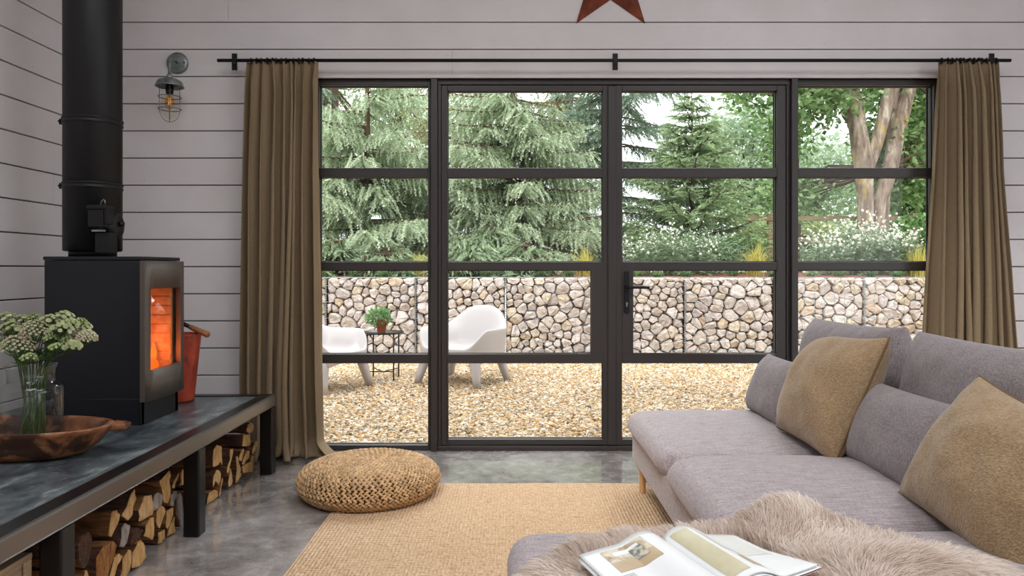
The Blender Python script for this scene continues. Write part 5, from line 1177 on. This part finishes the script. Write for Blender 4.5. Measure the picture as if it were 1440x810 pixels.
spruce('tall_spruce', 'tall spruce far behind, seen at the top of the leftmost panes', px_x(470, 17), 17, BZ, 10, 2.7, 6, (.12, .18, .11), (.48, .60, .50), .5, .8, .32, 24, .50, 5, gap=.45, zlow=.6, needlew=.009, dens=.8)
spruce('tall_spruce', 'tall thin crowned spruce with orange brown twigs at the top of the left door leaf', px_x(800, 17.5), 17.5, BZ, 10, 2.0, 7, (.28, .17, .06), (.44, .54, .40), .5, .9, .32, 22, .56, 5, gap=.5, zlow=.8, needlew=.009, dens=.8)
for i, (p, y, r_, h, lab) in enumerate([(470, 10.25, .34, .5, 'below the leftmost panes, next to the left curtain'), (545, 10.15, .32, .45, 'just left of the left grass tuft on the wall top'), (660, 10.2, .42, .5, 'behind the wall, above the right white chair'), (745, 10.2, .40, .46, 'left of the yellow grass at the left door leaf'), (690, 10.7, .4, .75, 'second row, between the two low ones over the right chair')]):
    spruce('dwarf_spruce', 'low spreading blue green conifer ' + lab, px_x(p, y), y, BZ - .02, h, r_ * 1.3, 60 + i, blue_in, (.66, .80, .60), .45, .8, .20, 30, .10, 9, needlew=.007, needle=.15, zlow=.05, cat='shrub', group='low conifers along the wall top')
# =================================================================== BROADLEAF TREES
TY = 12.6; tx = lambda p: px_x(p, TY); tz = lambda p: px_z(p, TY)
w_ = lambda p: p * TY / F / 2
tr = [([(tx(1216), TY, BZ - .1), (tx(1217), TY, tz(288)), (tx(1214), TY, tz(231)), (tx(1207), TY + .05, tz(170)), (tx(1199.5), TY + .1, tz(119)), (tx(1186), TY + .2, tz(0))], [w_(23), w_(21), w_(26), w_(24), w_(23), w_(19)]),
      ([(tx(1222), TY, tz(236)), (tx(1230), TY - .05, tz(205)), (tx(1239), TY - .1, tz(164)), (tx(1250), TY - .1, tz(119)), (tx(1262), TY, tz(0))], [w_(14), w_(17), w_(17), w_(16), w_(13)]),
      ([(tx(1236), TY + .1, BZ - .1), (tx(1239), TY + .1, tz(290)), (tx(1256), TY + .1, tz(236)), (tx(1266), TY + .1, tz(180)), (tx(1284), TY + .1, tz(119)), (tx(1298), TY + .2, tz(0))], [w_(20), w_(20), w_(21), w_(23), w_(18), w_(14)]),
      ([(tx(1254), TY + .3, BZ - .1), (tx(1256), TY + .3, tz(280)), (tx(1262), TY + .25, tz(232))], [w_(15), w_(14), w_(12)]),
      ([(tx(1209), TY + .1, tz(185)), (tx(1194), TY + .15, tz(160)), (tx(1182), TY + .15, tz(120)), (tx(1172), TY + .2, tz(60))], [w_(9), w_(9), w_(8), w_(6)]),
      ([(tx(1258), TY + .2, tz(205)), (tx(1262), TY + .15, tz(150)), (tx(1272), TY + .2, tz(90))], [w_(12), w_(12), w_(9)])]
gl = [(.18, .30, .11), (.26, .40, .17), (.13, .23, .08), (.36, .49, .24)]
broadleaf('maple_tree', 'multi stemmed tree with pale lichen spotted trunks at the right window', tx(1235), TY, BZ, tr,
          [(tx(1230), TY + .2, tz(-30), 2.6, 1.6, 1.3, 120), (tx(1305), TY + .9, tz(170), .75, .8, 1.3, 80), (tx(1160), TY + .3, tz(135), .55, .7, .55, 26), (tx(1150), TY + .9, tz(262), .42, .4, .30, 12)], 31, gl, .13, 60, .22)
broadleaf('dark_tree', 'dark green broadleaf tree behind the pale trunks', px_x(1300, 15.5), 15.5, BZ, [([(px_x(1300, 15.5), 15.5, BZ), (px_x(1302, 15.5), 15.5, 4)], [.2, .12])], [(px_x(1318, 15.5), 15.5, 3.1, 1.25, 1.2, 2.3, 170)], 32, [(.09, .18, .065), (.15, .27, .10), (.22, .35, .15)], .15, 60, .25, 'broadleaf trees behind the garden', 'darkbark')
pale = [(.34, .44, .30), (.42, .52, .37), (.28, .38, .25), (.48, .56, .42)]  # leaf colours paled to stand in for distance haze
broadleaf('pale_tree', 'pale grey green tree in the distance, right of the young spruce', px_x(1050, 24), 24, 1.2, [([(px_x(1050, 24), 24, 1.2), (px_x(1052, 24), 24, 4.2)], [.22, .12])], [(px_x(1050, 24), 24, 4.6, 1.7, 1.4, 2.1, 110)], 33, pale, .2, 55, .38, 'broadleaf trees behind the garden', 'darkbark')
broadleaf('pale_tree', 'pale grey green tree in the distance behind the wooden fence', px_x(1150, 26), 26, 1.2, [([(px_x(1150, 26), 26, 1.2), (px_x(1150, 26), 26, 3.6)], [.22, .12])], [(px_x(1148, 26), 26, 4.0, 1.9, 1.5, 1.9, 110)], 34, pale, .2, 55, .38, 'broadleaf trees behind the garden', 'darkbark')
broadleaf('beech_tree', 'dark leafy branches hanging into the top right of the right door leaf', px_x(1085, 16), 16, BZ, [([(px_x(1118, 16), 16, BZ), (px_x(1114, 16), 16, 5.0)], [.16, .1])], [(px_x(1092, 16), 16, px_z(120, 16), .95, .9, .75, 40), (px_x(1105, 16), 16, px_z(200, 16), .40, .5, .6, 14)], 35, gl, .14, 50, .22, 'broadleaf trees behind the garden', 'darkbark')
broadleaf('pale_tree', 'pale loose tree far behind the left door leaf', px_x(600, 27), 27, 1.2, [([(px_x(600, 27), 27, 1.2), (px_x(600, 27), 27, 5)], [.3, .15])], [(px_x(590, 27), 27, 5.0, 3.4, 2, 2.8, 45)], 36, pale, .24, 55, .5, 'broadleaf trees behind the garden', 'darkbark')
for p_, Y_, nm_, sd_ in ((462, 19, 'behind the left end of the leftmost panes', 41), (560, 20, 'behind the upper right of the leftmost panes', 42), (680, 20, 'showing at the top of the left door leaf', 43), (790, 21, 'between tall conifers, upper right of the left door leaf', 44)):
    broadleaf('alder_tree', 'airy thin leaved tree ' + nm_, px_x(p_, Y_), Y_, BZ, [([(px_x(p_, Y_), Y_, BZ), (px_x(p_ + 3, Y_), Y_, 4.0), (px_x(p_ - 4, Y_), Y_, 6.2)], [.12, .08, .03])], [(px_x(p_, Y_), Y_, 5.0, 1.25, 1.0, 1.9, 70)], sd_, [(.26, .36, .17), (.34, .44, .24), (.20, .29, .13), (.42, .44, .22)], .10, 42, .24, 'airy trees far behind the conifers', 'darkbark')
broadleaf('field_hedge', 'pale yellow green hedge beyond the wooden fence', px_x(1160, 20), 20, 1.1, [([(px_x(1160, 20), 20, .9), (px_x(1160, 20), 20, 2.0)], [.06, .04])], [(px_x(1150, 20), 20, 1.75, 2.8, .5, .75, 110)], 37, [(.42, .46, .20), (.36, .42, .18), (.30, .38, .17)], .12, 60, .22, 'broadleaf trees behind the garden', 'darkbark')
# =================================================================== SHRUBS, GRASSES
def flowering(name, label, p0, p1, y, h, seed, fl, pal, nst=60, white=420, dy=.45):
    rs = np.random.RandomState(seed); x0, x1 = px_x(p0, y), px_x(p1, y); root = empty(name, ((x0 + x1) / 2, y, BZ), label, 'flowering shrub', 'white flowering shrubs on the wall top'); b = MB(); P = []; D = []; FP = []
    for i in range(nst):
        bx_, by_ = rs.uniform(x0 + .1 * (x1 - x0), x1 - .1 * (x1 - x0)), y + rs.uniform(-dy, dy) * .6; hh = h * rs.uniform(.6, 1.1) * (1 - .35 * abs((bx_ - (x0 + x1) / 2) / (x1 - x0)) * 2); lx_, ly_ = rs.normal(0, .22) * h, rs.normal(0, .2) * h - .1 * h
        pts = [(bx_ + lx_ * t ** 1.5, by_ + ly_ * t ** 1.5, BZ + hh * (t - .12 * t ** 3)) for t in (0, .25, .5, .75, 1)]; b.tube(pts, [.004, .0035, .003, .0025, .0015], 4, cap=False)
        for k in range(34):
            t = rs.uniform(.03, .8); j = min(3, int(t * 4)); q = t * 4 - j; p = np.array(pts[j]) * (1 - q) + np.array(pts[j + 1]) * q; P.append(p + rs.normal(0, .035, 3)); a = rs.uniform(0, 2 * PI); D.append((math.cos(a), math.sin(a), rs.uniform(-.1, .9)))
        for k in range(max(1, white // nst)):
            t = rs.uniform(.62, 1.02); p = np.array(pts[3]) * (1 - (t - .75) * 4) + np.array(pts[4]) * (t - .75) * 4; FP.append(p + rs.normal(0, .05, 3))
    b.build('stems', M['herb'], root, fix=False); me = root.children[0].data; at = me.attributes.new('col', 'FLOAT_COLOR', 'POINT'); at.data.foreach_set('color', np.tile(np.array([.22, .30, .14, 1], dtype=np.float32), len(me.vertices)))
    N = len(P); leaves('foliage', root, P, D, rs.uniform(.05, .10, N), cvar(np.array(pal)[rs.randint(0, len(pal), N)], rs, .2), M['herb'], LV * np.array([1, .55, 1]), rs=rs)
    FP = np.array(FP); NF = len(FP); k5 = 5; tv = [(0.2, 0, 0)] + [(0, (1 if i % 2 == 0 else .5) * math.cos(PI * i / k5), (1 if i % 2 == 0 else .5) * math.sin(PI * i / k5)) for i in range(10)]; tf = [(0, 1 + i, 1 + (i + 1) % 10) for i in range(10)]
    D = np.stack([rs.normal(0, .7, NF), rs.normal(-.8, .5, NF), rs.normal(.5, .5, NF)], 1); leaves('blossoms', root, FP, D, rs.uniform(.5, 1.1, NF) * fl, cvar(np.tile(np.array([[.86, .84, .74]]), (NF, 1)), rs, .1), M['petal'], np.array(tv), np.array(tf), rs=rs)
hp = [(.22, .33, .19), (.30, .41, .26), (.16, .25, .13), (.38, .48, .33)]
flowering('gaura_shrub', 'wispy shrub dotted with small white flowers left of the young spruce', 878, 1010, 10.3, .85, 71, .026, hp, 70, 330)
flowering('gaura_shrub', 'large cloud of white flowers in front of the pale tree trunks', 1128, 1285, 10.5, 1.02, 72, .030, [(.26, .37, .24), (.36, .46, .33), (.20, .30, .17), (.42, .52, .40)], 110, 760)
def leafy(name, label, p, y, r_, h, seed, pal, n, leaf, wid=1.0, z=None):
    rs = np.random.RandomState(seed); x = px_x(p, y); root = empty(name, (x, y, BZ), label, 'shrub', 'green shrubs on the wall top'); b = MB()
    for i in range(12): a = rs.uniform(0, 2 * PI); q = rs.uniform(.2, .8); b.tube([(x, y, BZ - .02), (x + r_ * q * .5 * math.cos(a), y + r_ * q * .5 * math.sin(a), BZ + h * .5), (x + r_ * q * math.cos(a), y + r_ * q * math.sin(a), BZ + h * .85)], [.008, .006, .003], 5, cap=False)
    b.build('stems', M['darkbark'], root, fix=False); d = rs.normal(size=(n, 3)); d /= np.linalg.norm(d, axis=1, keepdims=True); q = rs.uniform(.25, 1, n) ** .5
    P = np.stack([x + d[:, 0] * r_ * q, y + d[:, 1] * r_ * q, BZ + h * .5 + d[:, 2] * h * .5 * q], 1); D = d * np.array([1, 1, .6]) + rs.normal(0, .5, (n, 3)); leaves('foliage', root, P, D, leaf * rs.uniform(.7, 1.3, n), cvar(np.array(pal)[rs.randint(0, len(pal), n)], rs, .2), M['herb'], LV * np.array([1, wid, 1]), rs=rs)
leafy('fern_shrub', 'bright green leafy shrub at the foot of the pale trunks, near the right curtain', 1300, 10.9, .55, .95, 81, [(.16, .30, .10), (.24, .40, .16), (.10, .22, .07)], 1500, .085)
leafy('leafy_shrub', 'dense grey green shrub under the young spruce', 985, 10.9, .7, .62, 82, hp, 1900, .075, .5)
leafy('leafy_shrub', 'low dark green shrub at the foot of the fence post', 1035, 11.2, .5, .6, 83, [(.12, .22, .09), (.18, .29, .13)], 1200, .08, .6)
leafy('leafy_shrub', 'dark green shrub behind the cloud of white flowers', 1215, 11.3, 1.0, .5, 84, [(.16, .26, .13), (.24, .35, .2)], 1900, .08, .6)
gy = [(.60, .55, .13), (.70, .63, .22), (.46, .48, .14), (.74, .60, .20)]
for i, (p, y, H, sp, lab, pl_) in enumerate([(822, 9.95, .42, .26, 'yellow ornamental grass left of the door meeting stiles', gy), (590, 10.0, .36, .26, 'yellow grass tuft above the small plant table', gy), (1062, 9.95, .50, .30, 'golden ornamental grass in front of the fence post', gy), (1292, 9.95, .46, .30, 'golden ornamental grass beside the right curtain', gy)]):
    x = px_x(p, y); t = empty('grass_tuft', (x, y, BZ - .02), lab, 'ornamental grass', 'yellow ornamental grasses'); blades(190, x, y, BZ - .03, H * 1.12, sp * 1.15, 90 + i, .0045, pl_, .8, 'blades', t)
gg = [(.16, .27, .11), (.22, .34, .15), (.30, .41, .20), (.12, .21, .09)]
names = ['under the left curtain edge', 'above the left white chair', 'above the plant table', 'left of the left coupling post', 'right of the left coupling post', 'over the right chair back', 'right of the right chair back', 'halfway along the left door leaf', 'below the yellow grass of the left leaf', 'beside the door handle', 'below the wispy white flowers', 'under the young spruce', 'left of the golden grass at the fence post', 'right of the golden grass at the fence post', 'left below the cloud of white flowers', 'below the middle of the white flower cloud', 'right below the cloud of white flowers', 'left of the grass by the right curtain']
for i, p in enumerate([457, 498, 538, 575, 640, 682, 716, 760, 800, 895, 925, 965, 1030, 1088, 1140, 1180, 1225, 1262]):
    y = 9.78 + .08 * math.sin(i * 2.3); x = px_x(p, y); t = empty('strap_leaf_plant', (x, y, BZ - .02), 'low green strap leaf plant ' + names[i], 'plant', 'low strap leaved plants edging the wall'); blades(110, x, y, BZ - .03, .17 + .05 * math.sin(i * 1.7), .20, 120 + i, .006, gg, .9, 'blades', t)
# =================================================================== FENCE
fy = 13.0; fe = empty('post_and_rail_fence', (px_x(1085, fy), fy, BZ), 'weathered post and rail fence behind the shrubs', 'fence')
b = MB(); xp = px_x(1085, fy); b.box(xp - .075, xp + .075, fy - .06, fy + .06, BZ - .1, px_z(300, fy)); b.build('post', M['fencewood'], fe, bevel=.01)
b = MB(); xp = px_x(1085, fy) + 2.6; b.box(xp - .075, xp + .075, fy - .06, fy + .06, BZ - .1, px_z(300, fy)); b.build('post', M['fencewood'], fe, bevel=.01)
for (p0, p1, pz, hh) in ((985, 1290, 307.5, .085), (1085, 1290, 337.5, .08)):
    b = MB(); z = px_z(pz, fy); b.box(px_x(p0, fy), px_x(p1, fy), fy - .075, fy - .03, z - hh / 2, z + hh / 2); b.build('rail', M['fencewood'], fe, bevel=.003)
# =================================================================== WHITE ARMCHAIRS
def armchair(label, mid, face, group='white plastic garden armchairs'):
    f = Vector((face[0], face[1], 0)).normalized(); dpt = .66; cen = Vector((mid[0], mid[1], 0)) - f * dpt / 2
    rz = math.atan2(f.y, f.x) + PI / 2     # local -y is the front
    root = empty('garden_armchair', (cen.x, cen.y, GZ0 + .004), label, 'armchair', group, rz)
    hw, hd = .415, .365; nphi = 96
    def ss(a, b_, x): t = max(0, min(1, (x - a) / (b_ - a))); return t * t * (3 - 2 * t)
    def outl(phi, s, pw=3.0):   # phi=0 back (+y)
        ct, st = math.sin(phi), math.cos(phi); r = (abs(ct / (hw * s)) ** pw + abs(st / (hd * s)) ** pw) ** (-1 / pw); return r * ct, r * st
    def rim(phi):
        a = abs(math.degrees(phi)); z = .765 - .02 * ss(6, 28, a) - .19 * ss(20, 64, a); z -= .185 * ss(112, 146, a); return z
    prof = []  # (scale, height mode)
    def shell(u, v):
        phi = -PI + 2 * PI * u; zr = rim(phi); a = abs(math.degrees(phi)); arch = .245 + .045 * (abs(math.cos(2 * phi)) ** 1.5)
        armk = 1 - ss(118, 150, a)     # 1 on arms and back, 0 on the front edge
        back = 1 - ss(30, 80, a); L = [(.945, arch + .012, 0), (.965, arch, 0), (.975, arch + .02, 0), (.99, (arch + zr) / 2, 0), (1.0, zr - .035, .0), (1.0, zr - .012, 0), (.985, zr, 0), (.955, zr + .003, 0), (.915 - .02 * armk, zr - .008, 0), (.88 - .05 * armk, zr - .04, 0)]
        zi = .375 + .0 * armk
        L += [(.80 - .07 * armk, zr - (zr - zi) * (.25 + .25 * armk), 0), (.74 - .06 * armk, zi + .03 * armk + .005, 0), (.62, zi - .005 - .012 * armk, 0), (.35, .352, 0), (.02, .345, 0)]
        n = len(L) - 1; i = min(int(v * n + 1e-6), n - 1); t = v * n - i; s = L[i][0] + (L[i + 1][0] - L[i][0]) * t; z = L[i][1] + (L[i + 1][1] - L[i][1]) * t
        x, y = outl(phi, s); y += back * max(0, z - .42) * .20 * (1 if s > .5 else 0); x *= 1 + .03 * max(0, (z - .3)) * armk
        return (x, y, z)
    b = MB(); b.grid(shell, nphi, 15 * 1, wrap_u=True); o = b.build('shell', M['plastic'], root, local=True); m_ = o.modifiers.new('sub', 'SUBSURF'); m_.levels = 1; m_.render_levels = 1
    for (sx_, sy_) in ((-1, -1), (1, -1), (-1, 1), (1, 1)):
        b = MB(); secs = []
        tx_, ty_ = sx_ * .272, sy_ * .232; bx_, by_ = sx_ * .352, sy_ * .302
        for (t, w, d) in ((0, .060, .058), (.35, .048, .046), (.7, .038, .038), (1, .031, .031)):
            cx = tx_ + (bx_ - tx_) * t; cy = ty_ + (by_ - ty_) * t; z = .335 * (1 - t)
            secs.append([(cx + w * q[0], cy + d * q[1], z) for q in ((-1, -.6), (-.6, -1), (.6, -1), (1, -.6), (1, .6), (.6, 1), (-.6, 1), (-1, .6))])
        for k in range(3): b.add(secs[k] + secs[k + 1], [(i, (i + 1) % 8, 8 + (i + 1) % 8, 8 + i) for i in range(8)], 0, True)
        b.add(secs[0], [tuple(range(8))]); b.add(secs[3], [tuple(range(8))]); b.build('leg', M['plastic'], root, local=True)
    return root
armchair('white moulded garden armchair left, partly behind the linen curtain', (-1.54, 6.82), (.91, -.42))
armchair('white moulded garden armchair right of the small plant table, facing the doors', (-.66, 7.08), (-.477, -.879))
# =================================================================== PLANT TABLE + POT
tX, tY = px_x(539, 7.62), 7.62; tz = px_z(467, 7.62); tb_ = empty('side_table', (tX, tY, GZ0), 'small round black metal garden table with tray top', 'table')
b = MB(); b.lathe([(0, tz - .012), (.205, tz - .012), (.213, tz - .010), (.217, tz + .006), (.213, tz + .007), (.208, tz - .002), (0, tz - .004)], (tX, tY, 0), 48); b.build('tray_top', M['darksteel'], tb_)
for k in range(4):
    a = .75 + k * PI / 2; x, y = tX + .195 * math.cos(a), tY + .195 * math.sin(a); b = MB(); b.tube([(x, y, tz - .01), (x, y, GZ0)], .008, 8); b.build('leg', M['darksteel'], tb_)
b = MB(); zc = GZ0 + .09
for k in range(2):
    a = .75 + k * PI / 2; b.tube([(tX + .195 * math.cos(a), tY + .195 * math.sin(a), zc), (tX, tY, zc - .02), (tX - .195 * math.cos(a), tY - .195 * math.sin(a), zc)], .006, 8)
b.build('cross_brace', M['darksteel'], tb_)
pX, pY = px_x(536.5, 7.6), 7.60; pt = empty('potted_plant', (pX, pY, tz - .004), 'small leafy green plant in a terracotta pot on the black garden table', 'potted plant'); p0 = tz - .004; ph_ = px_z(449, 7.6) - p0
b = MB(); b.lathe([(0, p0), (.040, p0), (.043, p0 + .004), (.056, p0 + ph_ * .72), (.062, p0 + ph_ * .74), (.064, p0 + ph_), (.057, p0 + ph_), (.053, p0 + ph_ - .02), (0, p0 + ph_ - .02)], (pX, pY, 0), 32); b.build('pot', M['terracotta'], pt)
b = MB(); b.lathe([(.052, p0 + ph_ - .022), (.03, p0 + ph_ - .012), (0, p0 + ph_ - .01)], (pX, pY, 0), 20); b.build('soil', M['soil'], pt)
rs = np.random.RandomState(5); n = 420; d = rs.normal(size=(n, 3)); d /= np.linalg.norm(d, axis=1, keepdims=True); q = rs.uniform(.1, 1, n) ** .5
P = np.stack([pX - .03 + d[:, 0] * .125 * q, pY + d[:, 1] * .10 * q, p0 + ph_ + .035 + d[:, 2] * .085 * q - .25 * np.abs(d[:, 0]) * .09], 1)
leaves('foliage', pt, P, d + rs.normal(0, .4, (n, 3)) + np.array([0, 0, .2]), rs.uniform(.03, .055, n), cvar(np.array([(.20, .36, .14), (.30, .46, .22), (.14, .28, .10)])[rs.randint(0, 3, n)], rs, .2), M['herb'], rs=rs)
b = MB()
for i in range(14): a = i * 2.4; b.tube([(pX, pY, p0 + ph_ - .015), (pX - .015 + .05 * math.cos(a), pY + .05 * math.sin(a), p0 + ph_ + .05), (pX - .03 + .10 * math.cos(a), pY + .08 * math.sin(a), p0 + ph_ + .03 + .04 * math.sin(i))], .0018, 4, cap=False)
st = b.build('stems', M['herb'], pt, fix=False); at = st.data.attributes.new('col', 'FLOAT_COLOR', 'POINT'); at.data.foreach_set('color', np.tile(np.array([.18, .30, .12, 1], dtype=np.float32), len(st.data.vertices)))
# =================================================================== LIGHT + CAMERA
w = bpy.data.worlds.new('sky'); scene.world = w; w.use_nodes = True; nt = w.node_tree; bg = nt.nodes['Background']
tc = nt.nodes.new('ShaderNodeTexCoord'); sp = nt.nodes.new('ShaderNodeSeparateXYZ'); nt.links.new(tc.outputs['Generated'], sp.inputs[0])
rp = nt.nodes.new('ShaderNodeValToRGB'); e = rp.color_ramp.elements; e[0].position = 0.0; e[0].color = (.80, .82, .84, 1); e[1].position = .6; e[1].color = (1.0, 1.0, 1.0, 1)
nt.links.new(sp.outputs['Z'], rp.inputs[0]); nt.links.new(rp.outputs[0], bg.inputs['Color']); bg.inputs['Strength'].default_value = 2.2
def sun(name, rot, e, col, ang):
    l = bpy.data.lights.new(name, 'SUN'); l.energy = e; l.color = col; l.angle = math.radians(ang); o = bpy.data.objects.new(name, l); COL.objects.link(o); o.rotation_euler = [math.radians(a) for a in rot]; return o
sun('hazy_sun', (38, -18, 0), 2.6, (1.0, .96, .90), 25)
sun('garden_fill_sun', (-41, 8, 0), 4.0, (.95, .98, 1.0), 45)  # extra sun added from the garden side to brighten floor and seats
def area(name, loc, rot, sx_, sy_, e, col):
    l = bpy.data.lights.new(name, 'AREA'); l.shape = 'RECTANGLE'; l.size = sx_; l.size_y = sy_; l.energy = e; l.color = col; o = bpy.data.objects.new(name, l); COL.objects.link(o); o.location = loc; o.rotation_euler = [math.radians(a) for a in rot]; return o
for i, s in enumerate(FILL_OPENINGS):
    area('ceiling_fill_light', ((s[0] + s[1]) / 2, (s[2] + s[3]) / 2, ZC + .16), (0, 0, 0), s[1] - s[0], s[3] - s[2], (42, 46)[i], (.95, .98, 1.0))  # fill lamp added above each invented ceiling opening
area('side_fill_light', (XR + .22, (RO[0] + RO[1]) / 2, 1.4), (90, 0, 90), RO[1] - RO[0], 2.1, 18, (.97, .985, 1.0))  # unseen fill lamp added outside the right wall opening
cam = bpy.data.cameras.new('camera'); co = bpy.data.objects.new('camera', cam); COL.objects.link(co); scene.camera = co
cam.sensor_width = 36; cam.lens = 36 * F / 1440; co.location = (0, 0, EYE); co.rotation_euler = (PI / 2, 0, 0); cam.shift_y = -27 / 1440; cam.clip_end = 200; cam.clip_start = .05
scene.view_settings.view_transform = 'Standard'; scene.view_settings.look = 'None'; scene.view_settings.gamma = 1; scene.view_settings.use_curve_mapping = False; scene.view_settings.exposure = 0.0
scene.cycles.max_bounces = 10; scene.cycles.transparent_max_bounces = 24; scene.cycles.diffuse_bounces = 5; scene.cycles.sample_clamp_indirect = 6; scene.cycles.caustics_reflective = False; scene.cycles.caustics_refractive = False
